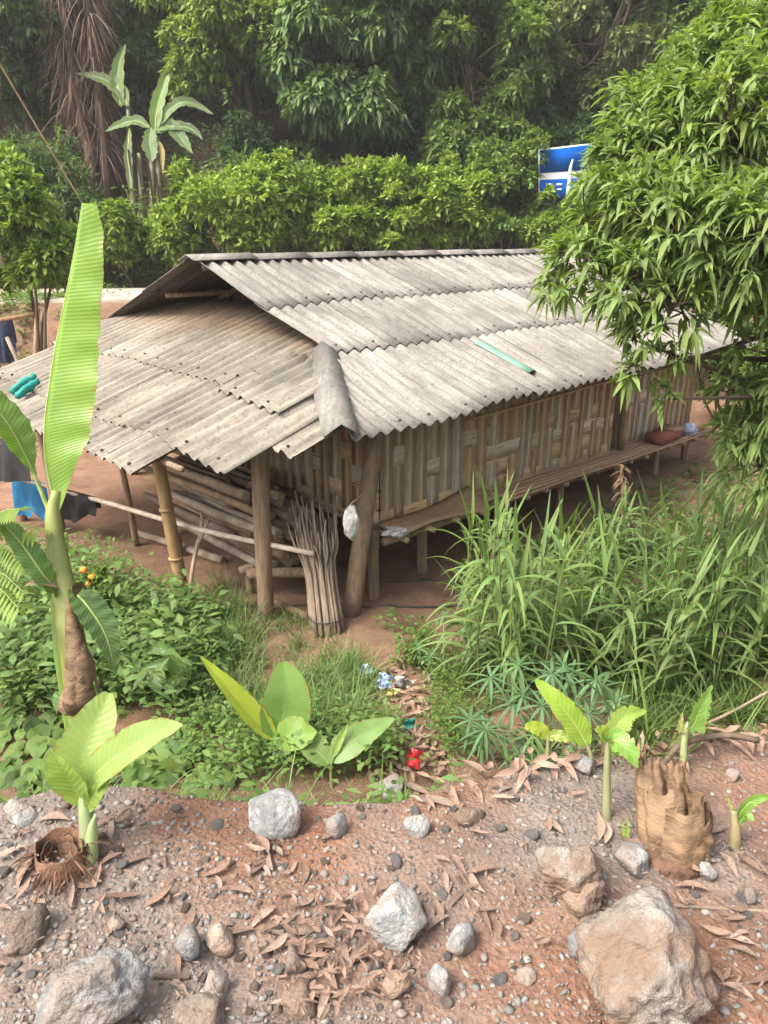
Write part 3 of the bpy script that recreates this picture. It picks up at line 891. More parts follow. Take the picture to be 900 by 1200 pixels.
# bundle of sticks standing on end
bfoot = hitz(384, 742, GZ); bfoot[2] = tz(bfoot[0], bfoot[1])
bun = thing('stick_bundle', bfoot, 'tied bundle of thin dry sticks standing upright between two posts', 'sticks')
btop = P(366, 590, depth_of(bfoot) + .12)
for k in range(64):
    a = random.uniform(0, 6.28); rr = math.sqrt(random.random())
    f = bfoot + np.array([math.cos(a) * rr * .17, math.sin(a) * rr * .14, -.02])
    mid = bfoot * .55 + btop * .45 + np.array([math.cos(a) * rr * .15, math.sin(a) * rr * .13, 0])
    hgt = random.uniform(.72, 1.1)
    t = bfoot + (btop - bfoot) * hgt + np.array([math.cos(a) * rr * .24 + random.uniform(-.07, .06), math.sin(a) * rr * .2, 0])
    bend = np.array([random.uniform(-.03, .03), random.uniform(-.03, .03), 0])
    V, F = tube([f, mid, mid * .4 + t * .6 + bend, t], [.017, .015, .012, .006], 6, 9, .12); part('stick', V, F, M['stick'], bun)
for zq in (.13,):
    th = np.linspace(0, 2 * math.pi, 22)
    c = bfoot + (btop - bfoot) * zq
    V, F = tube(np.stack([c[0] + .18 * np.cos(th), c[1] + .155 * np.sin(th), c[2] + .02 * np.sin(th)], -1), .007, 5); part('tie', V, F, M['hose'], bun)
# forked prop and the clothes pole on it
pf0 = hitz(219, 716, GZ); pf0[2] = tz(pf0[0], pf0[1]) - .06
dfk = depth_of(pf0); fk = P(234, 628, dfk)
prop = thing('forked_prop', pf0, 'thin forked stick propping up the clothes pole', 'stick')
V, F = tube([pf0, P(226, 665, dfk), P(233, 632, dfk)], [.024, .022, .022], 7, 7, .1); part('shaft', V, F, M['stick'], prop)
V, F = tube([P(232, 640, dfk), P(237, 612, dfk), P(235, 600, dfk)], [.022, .018, .012], 7, 5, .1); part('fork_arm', V, F, M['stick'], prop)
V, F = tube([P(234, 636, dfk), P(240, 620, dfk - .02), P(246, 606, dfk - .02)], [.02, .016, .012], 7, 5, .1); part('fork_arm', V, F, M['stick'], prop)
zp = P(236, 622, dfk)[2]
pl = hitz(-40, 545, zp - .02); pr = hitz(368, 649, zp + .0)
pm = P(236, 621, dfk)
cp = solo('clothes_pole', *tube([pl, P(100, 582, (depth_of(pl) + dfk) / 2 + .3), pm, pr], [.026, .028, .03, .028], 9, 16, .03), M['pale_bamboo'], 'long pale bamboo pole set level for drying clothes', 'pole')
# left end of that pole rests on a stake outside the picture
stk = hitz(-30, 640, GZ); e = pl * .97 + pr * .03
solo('support_stake', *tube([[e[0], e[1], tz(e[0], e[1]) - .05], [e[0], e[1], e[2] - .02]], .03, 7, 4, .08), M['stick'], 'upright stake under the far end of the clothes pole', 'stake')
def hang(name, a, b, drop, mat, label, cat, n=14, m=10, cut=None, fold=.025):
    """cloth over a pole between a and b: front and back flap joined over the pole"""
    a, b = np.asarray(a), np.asarray(b); out = nrm(np.cross(b - a, UP)); 
    if out[1] > 0: out = -out
    V = []
    for i in range(n + 1):
        s = i / n; p = a + (b - a) * s
        for j in range(-m // 2, m + 1):
            t = j / m
            dz = drop * (abs(t) if j >= 0 else abs(t) * 1.2)
            if cut: dz *= cut(s, j >= 0)
            rip = fold * math.sin(s * 11 + t * 2) * min(1, abs(t) * 2.5) + fold * .6 * math.sin(s * 23 + 1)*abs(t)
            V.append(p + UP * (.036 * (1 - min(1, abs(t) * 4) ** 2) - dz + .0) + out * ((.034 if j >= 0 else -.034) * min(1, abs(t) * 5) + rip))
    k = m + m // 2 + 1
    V = np.array(V)
    F = np.array([(i * k + j, i * k + j + 1, (i + 1) * k + j + 1, (i + 1) * k + j) for i in range(n) for j in range(k - 1)])
    return solo(name, np.vstack([V, V + out * .004]), np.vstack([F, F[:, ::-1] + len(V)]), mat, label, cat)
def on_pole(px):
    # point of the pole's axis at picture column px
    c = spline([pl, P(100, 582, (depth_of(pl) + dfk) / 2 + .3), pm, pr], 400)
    q = c - CAM; x = 450 + FPX * q[:, 0] / (q[:, 1] * CP - q[:, 2] * SP)
    return c[np.argmin(abs(x - px))]
sh = hang('shorts', on_pole(16), on_pole(56), .50, M['blue_cloth'], 'teal blue shorts hung over the bamboo clothes pole', 'shorts',
     cut=lambda s, f: 1.0 if abs(s - .55) > .16 else .72 + 1.7 * abs(s - .55))
hang('black_shirt', on_pole(70), on_pole(112), .40, M['black_cloth'], 'black crumpled shirt hung over the bamboo clothes pole', 'shirt', cut=lambda s, f: .55 + .45 * math.sin(math.pi * min(1, s + .25)), fold=.04)
ra, rb = P(-70, 520, 9.9), HL(-2.03, .12, -.55)
solo('drying_rail', *tube([ra, (ra + rb) / 2 - UP * .03, rb], .018, 7, 8), M['bamboo'], 'thin dark rail behind the banana leaf tied to a house post', 'pole')
solo('rail_stake', *tube([[ra[0] + .3, ra[1], tz(ra[0], ra[1]) - .05], [ra[0] + .3, ra[1], ra[2] + .02]], .028, 7, 4, .08), M['stick'], 'upright stake carrying the rail with the black cloth', 'stake')
hang('black_cloth', ra + (rb - ra) * .42, ra + (rb - ra) * .86, .50, M['black_cloth'], 'wide black cloth hanging on the rail behind the banana plant', 'cloth', fold=.03)
# white sack against the leaning post, rag on the platform corner
pc = P(411, 612, 6.72)
V, F = blob(pc, (.075, .06, .17), 4, .30, 1.5, 4)
sk = solo('white_sack', V, F, M['white_cloth'], 'crumpled white plastic sack hanging beside the leaning post', 'sack')
V, F = tube([pc + UP * .17, P(418, 585, 6.76), P(428, 577, 6.85)], .008, 6, 8); part('handle', V, F, M['stick'], sk)
V, F = blob(HL(-.02, -3.55, flo(0) + .015), (.11, .07, .05), 4, .8, 3.6, 9)
solo('white_rag', V, F, M['white_cloth'], 'small white rag lying on the corner of the platform', 'rag')
# things on the far end of the platform
def plat_at(px, py, z): return hitz(px, py, z)
def bricks():
    c = HL(6.05, -3.40, flo(6.05) + .07)
    b = thing('clay_box', c - UP * .08, 'reddish brown box standing at the far end of the platform', 'box')
    V, F = box(c, HU * .34, HV * .13, UP * .075); part('body', V, F, M['brick_red'], b, False)
    V, F = box(c + HU * .25 - HV * .0 + UP * .085, HU * .16, HV * .15, UP * .012); part('lid', V, F, M['plank'], b, False)
bricks()
V, F = blob(HL(6.75, -3.48, flo(6.7) + .08), (.13, .1, .11), 3, .4, 2.4, 12)
solo('plastic_bag', V, F, mat_noise('blue_white_plastic', (.55, .60, .68), (.16, .24, .42), 16, .5, .3), 'crumpled blue and white plastic bag at the far end of the platform', 'bag')
# teal rolls lying on the back corner of the lower roof
for k, (a, b) in enumerate((((14, 459), (40, 441)), ((20, 465), (44, 447)))):
    def apl(px, py):
        r = ray(px, py); p0 = HL(0, 0, .44) + NA * (.09); return CAM + r * ((p0 - CAM) @ NA) / (r @ NA)
    pa_, pb_ = apl(*a), apl(*b)
    V, F = tube([pa_, (pa_ + pb_) / 2 + UP * .01, pb_], [.04, .05, .036], 7, 9, .28)
    solo('teal_roll', V, F, M['teal_cloth'], 'teal plastic roll lying on the back corner of the lower roof', 'roll', 'teal rolls on the roof')
# black water pipes on the soil
def gpipe(px, name, label, r=.012, up=.6):
    pts = []
    for a in px:
        q = hitz(*a, GZ); q[2] = tz(q[0], q[1]) + r * up; pts.append(q)
    c = spline(pts, 30); c[:, 2] = terr(c[:, 0], c[:, 1]) + r * up
    solo(name, *tube(c, r, 6), M['hose'], label, 'pipe')
gpipe([(232, 711), (300, 712), (360, 709), (420, 714), (480, 712), (560, 710)], 'water_pipe', 'thin black water pipe crossing the bare soil in front of the posts', .014)
gpipe([(452, 680), (480, 682), (520, 683), (560, 680)], 'water_pipe', 'short black pipe lying on the soil under the platform', .012)
# rails and posts in the yard behind
def stake(px, d, r0, r1, label, m='stick', g=None):
    a, b = P(*px[0], d), P(*px[1], d)
    a[2] = min(a[2], tz(a[0], a[1]) - .05)
    solo('yard_stake', *tube([a, (a + b) / 2 + np.array([.02, 0, 0]), b], [r0, r1], 7, 5, .06), M[m], label, 'stake', g)
stake(((22, 470), (44, 362)), 13.3, .05, .04, 'upright bamboo stake in the back yard tied to a rail', 'bamboo')
stake(((50, 440), (8, 395)), 13.1, .04, .035, 'slanting stick leaning beside the back yard rail')
ya, yb = P(-30, 380, 13.3), P(40, 368, 13.3)
solo('yard_rail', *tube([ya, yb], [.05, .04], 7, 4), M['bamboo'], 'pale bamboo rail tied to a stake in the back yard', 'pole')
solo('yard_post', *tube([[ya[0] + .3, ya[1], tz(ya[0], ya[1]) - .05], ya + np.array([.3, 0, .0])], .04, 7, 4), M['stick'], 'short post under the outer end of the back yard rail', 'post')
hang('navy_cloth', ya + (yb - ya) * .2, ya + (yb - ya) * .62, .75, M['navy_cloth'], 'dark navy cloth hanging on the back yard rail', 'cloth', fold=.04)
# guy pole slanting down from the hillside
a, b = ground_at(158, 337), P(-30, 25, 17.0)
a = np.array([a[0], a[1], tz(a[0], a[1]) - .05])
solo('guy_cable', *tube([a, (a + b) / 2 - UP * .05, b], .022, 6, 9), M['bamboo'], 'straight yellowish stay cable slanting up from the roadside', 'cable')
ut = np.array([b[0] - .02, b[1], tz(b[0], b[1])])
solo('cable_pole', *tube([ut - UP * .2, np.array([b[0], b[1], b[2] + 1.2])], [.12, .09], 10, 6), M['bark'], 'tall wooden pole that holds the top of the stay cable', 'pole')

# roadside sign
sy = 23.3
def sgn(px, py): 
    r = ray(px, py); return CAM + r * (sy / r[1])
sg = sgn(660, 330); sg[2] = tz(sg[0], sy)
sign = thing('road_sign', sg, 'blue roadside sign board with white band behind the leaves', 'sign')
def panel(name, x0, y0, x1, y1, m, off, th=.02, y0b=None, y1b=None):
    q = [sgn(x0, y1b or y1), sgn(x1, y1), sgn(x1, y0), sgn(x0, y0b or y0)]
    V = [p + np.array([0, -off, 0]) for p in q] + [p + np.array([0, -off + th, 0]) for p in q]
    part(name, V, np.array([(0, 1, 2, 3), (7, 6, 5, 4), (0, 4, 5, 1), (1, 5, 6, 2), (2, 6, 7, 3), (3, 7, 4, 0)]), M[m], sign, False)
panel('frame', 631, 168, 693, 237, 'sign_white', .00, .03, 175, 240)
panel('upper_board', 632.5, 169.5, 692, 199, 'sign_blue', .012, .02, 176.5, 203)
panel('lower_board', 632.5, 208, 692, 235.5, 'sign_blue', .012, .02, 211, 238.5)
for x_ in (640, 652, 684):
    panel('lettering', x_, 215, x_ + 7, 217.5, 'sign_white', .024, .02)
    panel('lettering', x_ + 1, 221, x_ + 6, 223, 'sign_white', .024, .02)
c0 = [sgn(664, 232), sgn(667, 212), sgn(668, 198), sgn(671, 187)]
for q in c0: q[1] -= .03
V, F = tube(c0, [.05, .06, .05, .02], 6, 8); V[:, 1] = (V[:, 1] - (sy - .03)) * .3 + sy - .03
part('emblem', V, F, M['sign_white'], sign)
for x_ in (645, 680):
    t_ = sgn(x_, 236); V, F = tube([[t_[0], sy + .04, tz(t_[0], sy) - .2], [t_[0], sy + .04, sgn(x_, 180)[2]]], .04, 8); part('sign_post', V, F, M['metal'], sign)

# ------------------------------------------------------------------ vegetation
def xat(px, Y, z=None):
    x = 0.0
    for _ in range(4):
        zz = tz(x, Y) if z is None else z
        x = (px - 450) / FPX * (Y * CP - (zz - CAMH) * SP)
    return x
def crown(lobes, tips, leaves, L, Wd, droop, tint, yellow=.3, segs=2, fold=0.0, out=.6, low=-.45, prof='lance', var=.3, rng=RNG, upb=-.15, fill=.5):
    lob = np.array([list(c) + list(np.broadcast_to(r, 3)) for c, r in lobes])
    vol = lob[:, 3:].mean(1) ** 2
    cnt = np.maximum(3, (tips * vol / vol.sum()).astype(int))
    idx = np.repeat(np.arange(len(lob)), cnt)
    d = rdirs(len(idx), rng); d[:, 2] = np.where(d[:, 2] < low, -d[:, 2], d[:, 2])
    tp = lob[idx, :3] + d * lob[idx, 3:] * (fill + (1 - fill) * rng.random((len(idx), 1)) ** .6)
    tipy = (rng.random(len(idx)) ** 2.5)[:, None]
    k = leaves
    ii = np.repeat(np.arange(len(idx)), k)
    ld = nrm(d[ii] * out + rdirs(len(ii), rng) * .8 + np.array([0, 0, upb]))
    rt = tp[ii] + rng.normal(size=(len(ii), 3)) * L * .10
    LL = L * rng.uniform(.65, 1.2, len(ii)); WW = Wd * rng.uniform(.75, 1.2, len(ii))
    tn = tints(len(ii), tint, var, 0, rng)
    y = np.clip(tipy[ii] * yellow + rng.random((len(ii), 1)) ** 3 * yellow * .5, 0, 1)
    tn = tn * (1 - y) + np.array([[.25, .30, .055]]) * y
    V, F, c = blades(rt, ld, LL, WW, droop * rng.uniform(.4, 1.4, len(ii)), segs, prof, rng.uniform(-.6, .6, len(ii)), fold, tn)
    return V, F, c, tp
def limb_tubes(base, fork, lobes, r0, rng, nseg=6, frac=.35):
    out = [tube([base, (base + fork) / 2 + rng.normal(size=3) * .05 * np.linalg.norm(fork - base) * np.array([1, 1, 0]), fork], [r0, r0 * .85, r0 * .65], 9, 7, .08, rng)]
    for c, r in lobes:
        c = np.asarray(c)
        st = base + (fork - base) * rng.uniform(.55, 1.0)
        mid = (st + c) / 2 + rng.normal(size=3) * .08 * np.linalg.norm(c - st) + np.array([0, 0, .06])
        rr = r0 * frac * rng.uniform(.7, 1.1)
        out.append(tube([st, mid, c], [rr, rr * .6, rr * .2], 6, nseg, .06, rng))
    return join(out)
def tree_lobes(c, rx, rz, n, lr, rng, lowcut=-.75):
    L = []
    for k in range(n):
        d = rdirs(1, rng)[0]; d[2] = max(d[2], lowcut)
        f = rng.uniform(.55, 1.0)
        L.append((np.asarray(c) + d * np.array([rx, rx, rz]) * f, lr * rng.uniform(.7, 1.25) * np.array([1, 1, .85])))
    return L
def bg_tree(name, px, Y, H, rx, tint, label, seed, tips=4100, yellow=.25, leafL=.25, leafW=.11, low=.18, group='trees on the hillside', n=60, lr=.29, src=None, droop=.3, trunk=.16):
    rng = np.random.default_rng(seed)
    x = xat(px, Y); z = tz(x, Y)
    t = thing(name, (x, Y, z), label, 'tree', group)
    base = np.array([x, Y, z - .3])
    if src:
        for ch in src.children:
            c = ch.copy(); COL.objects.link(c); c.parent = t
        t.rotation_euler = (0, 0, rng.uniform(0, 6.28)); t.scale = (H / src['h'],) * 3
        t['h'] = H
        return t
    c = np.array([x, Y, z + H * (low + (1 - low) / 2)])
    lobes = tree_lobes(c, rx, H * (1 - low) / 2, n, rx * lr, rng)
    V, F, col, tp = crown(lobes, tips, 9, leafL, leafW, droop, tint, yellow, 2, 0, .55, -.5, rng=rng)
    part('crown', V, F, M['leaf_far'], t, False, col)
    V, F = limb_tubes(base, np.array([x, Y, z + H * .6]), lobes[::2], trunk, rng)
    part('trunk', V, F, M['bark'], t)
    t['h'] = H
    return t
dg = (.12, .175, .065); mg = (.17, .24, .08); yg = (.225, .285, .08); og = (.17, .19, .095); bgreen = (.055, .10, .05)
t1 = bg_tree('broadleaf_tree', 45, 27.5, 7.5, 2.4, dg, 'dark dense tree beside the curtain of dead leaves', 101)
t2 = bg_tree('broadleaf_tree', 285, 27.0, 8.0, 2.2, yg, 'yellow green leafy tree above the banana clump', 102, yellow=.45, low=.34)
t3 = bg_tree('broadleaf_tree', 410, 26.5, 8.5, 2.4, (.17, .25, .115), 'tall tree with large drooping mid green leaves behind the hedge', 103, leafL=.36, leafW=.15, low=.2, droop=.5)
t4 = bg_tree('broadleaf_tree', 545, 26.5, 8.2, 2.2, mg, 'dense green tree with leaves drooping low behind the hedge', 104, yellow=.3, low=.14, leafL=.28)
t5 = bg_tree('broadleaf_tree', 690, 29.0, 9.5, 3.0, og, 'dull olive tree standing behind the blue sign', 105, yellow=.1, leafL=.28)
t6 = bg_tree('broadleaf_tree', 830, 28.0, 9.0, 2.8, mg, 'green tree on the slope behind the overhanging tree', 106)
for k, (px, Y, H, s) in enumerate(((-60, 31, 9, t1), (60, 33, 9, t2), (150, 31, 8.5, t4), (340, 30.5, 9, t4), (480, 30, 9, t2), (620, 32, 9.5, t3), (750, 31, 9, t4), (250, 35, 10, t3), (110, 37, 9, t4), (200, 33, 9, t1), (330, 38, 10, t5), (470, 34, 10, t1), (600, 35, 10.5, t5), (760, 37, 11, t4), (900, 36, 11, t5), (990, 31, 10, t1), (-150, 30, 9, t5), (620, 31, 8, t1))):
    bg_tree('broadleaf_tree', px, Y, H, 3, dg, 'tree of the back row filling the upper hillside', 200 + k, src=s, group='back row of hillside trees')
# forest floor scrub on the slope
def scatter_px(poly, n, rng):
    poly = np.array(poly, float); lo, hi = poly.min(0), poly.max(0); out = []
    while len(out) < n:
        q = lo + (hi - lo) * rng.random((n * 2, 2))
        inside = np.zeros(len(q), bool); j = len(poly) - 1
        for i in range(len(poly)):
            a, b = poly[i], poly[j]
            cond = ((a[1] > q[:, 1]) != (b[1] > q[:, 1])) & (q[:, 0] < (b[0] - a[0]) * (q[:, 1] - a[1]) / (b[1] - a[1] + 1e-9) + a[0])
            inside ^= cond; j = i
        out += list(q[inside])
    return np.array(out[:n])
def ground_many(pts, tmax=45):
    R = np.array([ray(*p) for p in pts])
    t = np.geomspace(1.2, tmax, 170)
    Q = CAM + R[:, None] * t[None, :, None]
    bl = Q[..., 2] < terr(Q[..., 0], Q[..., 1])
    i = np.argmax(bl, 1)
    q = Q[np.arange(len(pts)), i]
    q[:, 2] = terr(q[:, 0], q[:, 1])
    return q
def weeds(name, roots, label, cat, L, Wd, per, h, tint, yellow=.3, prof='ovate', kind='stuff', rng=RNG, segs=2):
    """leafy ground cover: short stems with small leaves"""
    n = len(roots); ii = np.repeat(np.arange(n), per)
    hh = h * rng.uniform(.2, 1.0, len(ii))
    rt = roots[ii] + np.stack([rng.normal(size=len(ii)) * h * .28, rng.normal(size=len(ii)) * h * .28, hh], -1)
    d = nrm(np.stack([rng.normal(size=len(ii)), rng.normal(size=len(ii)), rng.uniform(-.1, .8, len(ii))], -1))
    V, F, c = blades(rt, d, L * rng.uniform(.6, 1.3, len(ii)), Wd * rng.uniform(.7, 1.2, len(ii)), .35, segs, prof, rng.uniform(-.5, .5, len(ii)), 0, tints(len(ii), tint, .35, yellow, rng))
    st = roots + 0
    top = roots + np.stack([rng.normal(size=n) * h * .2, rng.normal(size=n) * h * .2, np.full(n, h * .8)], -1)
    V2, F2, c2 = blades(st - np.array([0, 0, .02]), top - st, np.linalg.norm(top - st, axis=1) + .02, Wd * .18, 0.0, 1, 'grass', 0, 0, tints(n, (.10, .12, .04), .2, 0, rng))
    o = add(name, mesh_np(name, np.vstack([V, V2]), np.vstack([F, F2 + len(V)]), M['leaf'], False, np.vstack([c, c2])))
    return tagit(o, label, cat, None, kind)
r_ = np.random.default_rng(21)
X = r_.uniform(-22, 22, 4200); Y = road_y(X) + 3.4 + r_.random(4200) ** 1.2 * 13
keep = vnoise(X * .35, Y * .35) > -.1
pts = np.stack([X, Y, terr(X, Y)], -1)[keep]
weeds('hillside_scrub', pts, 'low green scrub covering the slope beyond the road', 'scrub', .32, .12, 9, 1.3, (.10, .15, .06), .15, rng=r_)
X = r_.uniform(-16, 12, 1500); Y = road_y(X) - r_.random(1500) ** .7 * 2.6 - .15
keep = vnoise(X * .6, Y * .6 + 9) > .05
weeds('roadside_weeds', np.stack([X, Y, terr(X, Y)], -1)[keep], 'low green weeds on the earth bank below the road', 'weeds', .10, .045, 16, .3, (.08, .14, .035), .3, rng=r_)
X = r_.uniform(-16, 14, 900); Y = road_y(X) + 3.1 + r_.random(900) * .7
weeds('verge_weeds', np.stack([X, Y, terr(X, Y)], -1), 'green weeds along the far verge of the road', 'weeds', .13, .055, 14, .5, (.08, .14, .035), .3, rng=r_)
X = r_.uniform(-17, -7.2, 2400); Y = r_.uniform(13.4, 18.2, 2400)
weeds('yard_weeds', np.stack([X, Y, terr(X, Y)], -1), 'bright green low plants covering the back yard', 'weeds', .11, .06, 7, .16, (.10, .18, .04), .4, rng=r_)
# hedge shrubs along the road
def shrub(name, base, rx, h, tint, label, seed, leaves=16000, L=.10, Wd=.048, group=None, yellow=.45, n=30, cat='shrub', stems=7, mat='leaf_far', low=.22, droop=.25, prof='ovate', upb=.15):
    rng = np.random.default_rng(seed); base = np.asarray(base, float)
    t = thing(name, base, label, cat, group)
    c = base + UP * h * (.5 + low / 2)
    lobes = tree_lobes(c, rx * .8, h * (1 - low) / 2 * .85, n, min(rx, h) * .29, rng, -.9)
    for _ in range(n // 3):
        q = rng.uniform(0, 6.28); lobes.append((base + np.array([math.cos(q) * rx * rng.uniform(.1, .8), math.sin(q) * rx * rng.uniform(.1, .8), h * rng.uniform(.82, 1.06)]), np.array([.10, .10, .2]) * h * rng.uniform(.6, 1.1)))
    V, F, col, tp = crown(lobes, leaves // 7, 7, L, Wd, droop, tint, yellow, 2, 0, .5, -.3, prof, rng=rng, upb=upb)
    part('foliage', V, F, M[mat], t, False, col)
    st = []
    for k in range(stems):
        l = lobes[int(rng.integers(len(lobes)))][0]
        s = base + np.array([rng.normal() * rx * .15, rng.normal() * rx * .15, -.05])
        st.append(tube([s, (s + l) / 2 + rng.normal(size=3) * .06 * h * np.array([1, 1, 0]), l], [.012 * h + .006, .008 * h, .003 * h], 6, 6, .05, rng))
    V, F = join(st); part('stems', V, F, M['bark'], t)
    return t
hl = [(150, 3.5, 1.2, 1.9, 'low hedge shrub at the near end of the hedge by the banana clump'), (215, 3.6, 1.1, 2.0, 'small green shrub at the foot of the banana clump'), (283, 3.4, 1.9, 3.0, 'widest bright shrub of the hedge, next to the banana clump'),
      (392, 3.5, 1.35, 2.75, 'rounded bright green hedge shrub between the widest shrub and a leafy one'), (460, 3.4, 1.3, 2.9, 'bright yellow green hedge shrub behind the middle of the ridge'),
      (517, 3.5, 1.2, 2.75, 'leafy hedge shrub left of the tall dark green one'), (590, 3.8, 1.55, 3.2, 'tall denser green hedge shrub beside the blue sign'),
      (335, 3.8, 1.4, 2.9, 'full hedge shrub overlapping the widest one'), (425, 3.9, 1.2, 2.7, 'hedge shrub tucked behind its two neighbours near the ridge'), (550, 4.0, 1.2, 2.9, 'upright hedge shrub wedged against the tall denser one'),
      (645, 3.3, 1.2, 2.3, 'loose pale green shrub growing in front of the sign post')]
for k, (px, dy, rx, h, lab) in enumerate(hl):
    Y = 20.0
    for _ in range(4):
        x = xat(px, Y, .35); Y = float(road_y(x)) + dy
    shrub('hedge_shrub', (x, Y, tz(x, Y)), rx, h, (.24, .32, .07) if k not in (6,) else (.15, .22, .07), lab, 300 + k, group='hedge shrubs along the road', L=.215, Wd=.105, leaves=11000)
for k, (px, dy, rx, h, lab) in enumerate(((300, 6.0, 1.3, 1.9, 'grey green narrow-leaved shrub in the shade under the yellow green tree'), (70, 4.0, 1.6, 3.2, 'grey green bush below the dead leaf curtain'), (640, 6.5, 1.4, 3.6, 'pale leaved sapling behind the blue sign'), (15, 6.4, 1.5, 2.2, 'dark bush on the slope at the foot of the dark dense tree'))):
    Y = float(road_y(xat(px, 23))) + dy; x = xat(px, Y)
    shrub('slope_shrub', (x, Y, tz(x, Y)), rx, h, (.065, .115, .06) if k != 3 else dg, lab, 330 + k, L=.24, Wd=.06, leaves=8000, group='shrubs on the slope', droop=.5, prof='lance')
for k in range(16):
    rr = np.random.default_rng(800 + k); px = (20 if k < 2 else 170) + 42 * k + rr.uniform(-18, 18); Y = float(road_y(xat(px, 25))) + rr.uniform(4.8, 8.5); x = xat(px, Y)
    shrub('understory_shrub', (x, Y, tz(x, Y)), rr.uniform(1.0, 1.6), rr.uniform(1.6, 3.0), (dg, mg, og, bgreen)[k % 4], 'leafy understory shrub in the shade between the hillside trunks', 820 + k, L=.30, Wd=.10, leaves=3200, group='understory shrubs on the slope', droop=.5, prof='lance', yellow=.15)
# small tree in the back yard, its trunk by the rail
bx = xat(36, 13.9, -1.2)
shrub('yard_tree', (bx, 13.9, tz(bx, 13.9)), 1.30, 4.5, (.18, .26, .06), 'small yellow green tree with a thin trunk in the back yard', 350, leaves=15000, L=.17, Wd=.075, cat='tree', stems=6, low=.45, n=18)
for k, (px, Y, rx, h, lab) in enumerate(((850, 15.0, 1.1, 2.3, 'leafy bush behind the far end of the house'), (905, 13.0, 1.0, 1.9, 'green bush beyond the far end of the platform'), (800, 18.0, 1.3, 2.6, 'bush on the bank behind the roof end'), (960, 15.5, 1.4, 2.6, 'bush filling the corner behind the overhanging tree'))):
    x = xat(px, Y); shrub('yard_bush', (x, Y, tz(x, Y)), rx, h, (.11, .17, .055), lab, 360 + k, leaves=4500, L=.19, Wd=.085)
# dead leaf curtain: brown trunk clump hung with dry strips
def dead_curtain():
    rng = np.random.default_rng(41); Y = 26.8; x = xat(108, Y); z = tz(x, Y)
    t = thing('dead_palm_clump', (x, Y, z), 'clump of trunks hung with brown dead leaf strips', 'palm')
    roots = []; dirs = []; LL = []
    for k in range(7):
        a = np.array([x + rng.uniform(-.75, .75), Y + rng.uniform(-.4, .8), z - .2]); b = a + np.array([rng.uniform(-.4, .4), rng.uniform(-.3, .3), rng.uniform(5.8, 7.5)])
        V, F = tube([a, (a + b) / 2 + rng.normal(size=3) * .1, b], [.17, .13], 8, 7, .1, rng); part('trunk', V, F, M['dry_strip'], t)
        m = 330
        f = rng.random(m) ** .7
        rt = a + (b - a) * (f * .95 + .08)[:, None]
        an = rng.uniform(0, 6.28, m)
        rt = rt + np.stack([np.cos(an) * .16, np.sin(an) * .16, np.zeros(m)], -1)
        roots.append(rt); dirs.append(np.stack([np.cos(an) * .55, np.sin(an) * .55, rng.uniform(-.9, .1, m)], -1)); LL.append(rng.uniform(.4, 1.1, m))
    rt = np.concatenate(roots); d = np.concatenate(dirs); L = np.concatenate(LL)
    V, F, c = blades(rt, d, L, .055, .7, 4, 'grass', rng.uniform(-1, 1, len(rt)))
    o = part('dead_leaves', V, F, M['dry_strip'], t, False); o['kind'] = 'stuff'
dead_curtain()

# the big tree overhanging from the right
def mango():
    rng = np.random.default_rng(51)
    bx, by = 5.0, 7.0
    base = np.array([bx, by, tz(bx, by) - .2])
    t = thing('overhanging_tree', base, 'large leafy tree with long drooping leaves overhanging the right end of the roof', 'tree')
    lob = [(895, 45, 6.2, .50), (815, 95, 6.2, .40), (765, 140, 5.9, .42), (850, 165, 5.6, .60), (735, 205, 5.7, .33), (735, 255, 5.5, .46), (692, 268, 5.6, .20), (685, 315, 5.5, .27), (790, 270, 5.2, .44),
           (885, 275, 5.0, .50), (735, 335, 5.3, .33), (785, 362, 5.2, .26), (742, 398, 5.4, .20), (748, 440, 5.4, .13), (785, 418, 5.5, .13), (780, 468, 5.5, .09), (915, 462, 5.6, .26), (885, 500, 5.9, .28),
           (925, 350, 5.3, .34), (892, 550, 6.0, .30), (856, 455, 5.8, .15), (872, 408, 5.5, .10), (860, 510, 5.9, .2), (840, 50, 6.4, .25), (960, 130, 5.6, .8), (990, 330, 5.6, .8), (1010, 500, 6.0, .7), (770, 200, 5.8, .5), (655, 345, 5.5, .13), (850, 322, 5.2, .30)]
    lobes = [(P(a, b, d), np.array([r, r, r * .9])) for a, b, d, r in lob]
    V, F, col, tp = crown(lobes, 2200, 10, .165, .036, .5, (.185, .25, .095), .45, 3, .22, .75, -.55, rng=rng, fill=.35, upb=.0)
    part('crown', V, F, M['leaf'], t, False, col)
    tw = []
    for k in range(0, len(tp), 3):
        j = int(np.argmin([np.linalg.norm(tp[k] - c) for c, r in lobes])); c = lobes[j][0]
        tw.append(tube([c, (c + tp[k]) / 2 + rng.normal(size=3) * .03, tp[k]], [.010, .007, .004], 4, 4, 0, rng, False))
    V, F = limb_tubes(base, np.array([4.6, 6.6, 1.6]), lobes, .17, rng, 8, .30)
    V2, F2 = join(tw)
    V, F = join([(V, F), (V2, F2)])
    part('trunk', V, F, M['bark'], t)
mango()

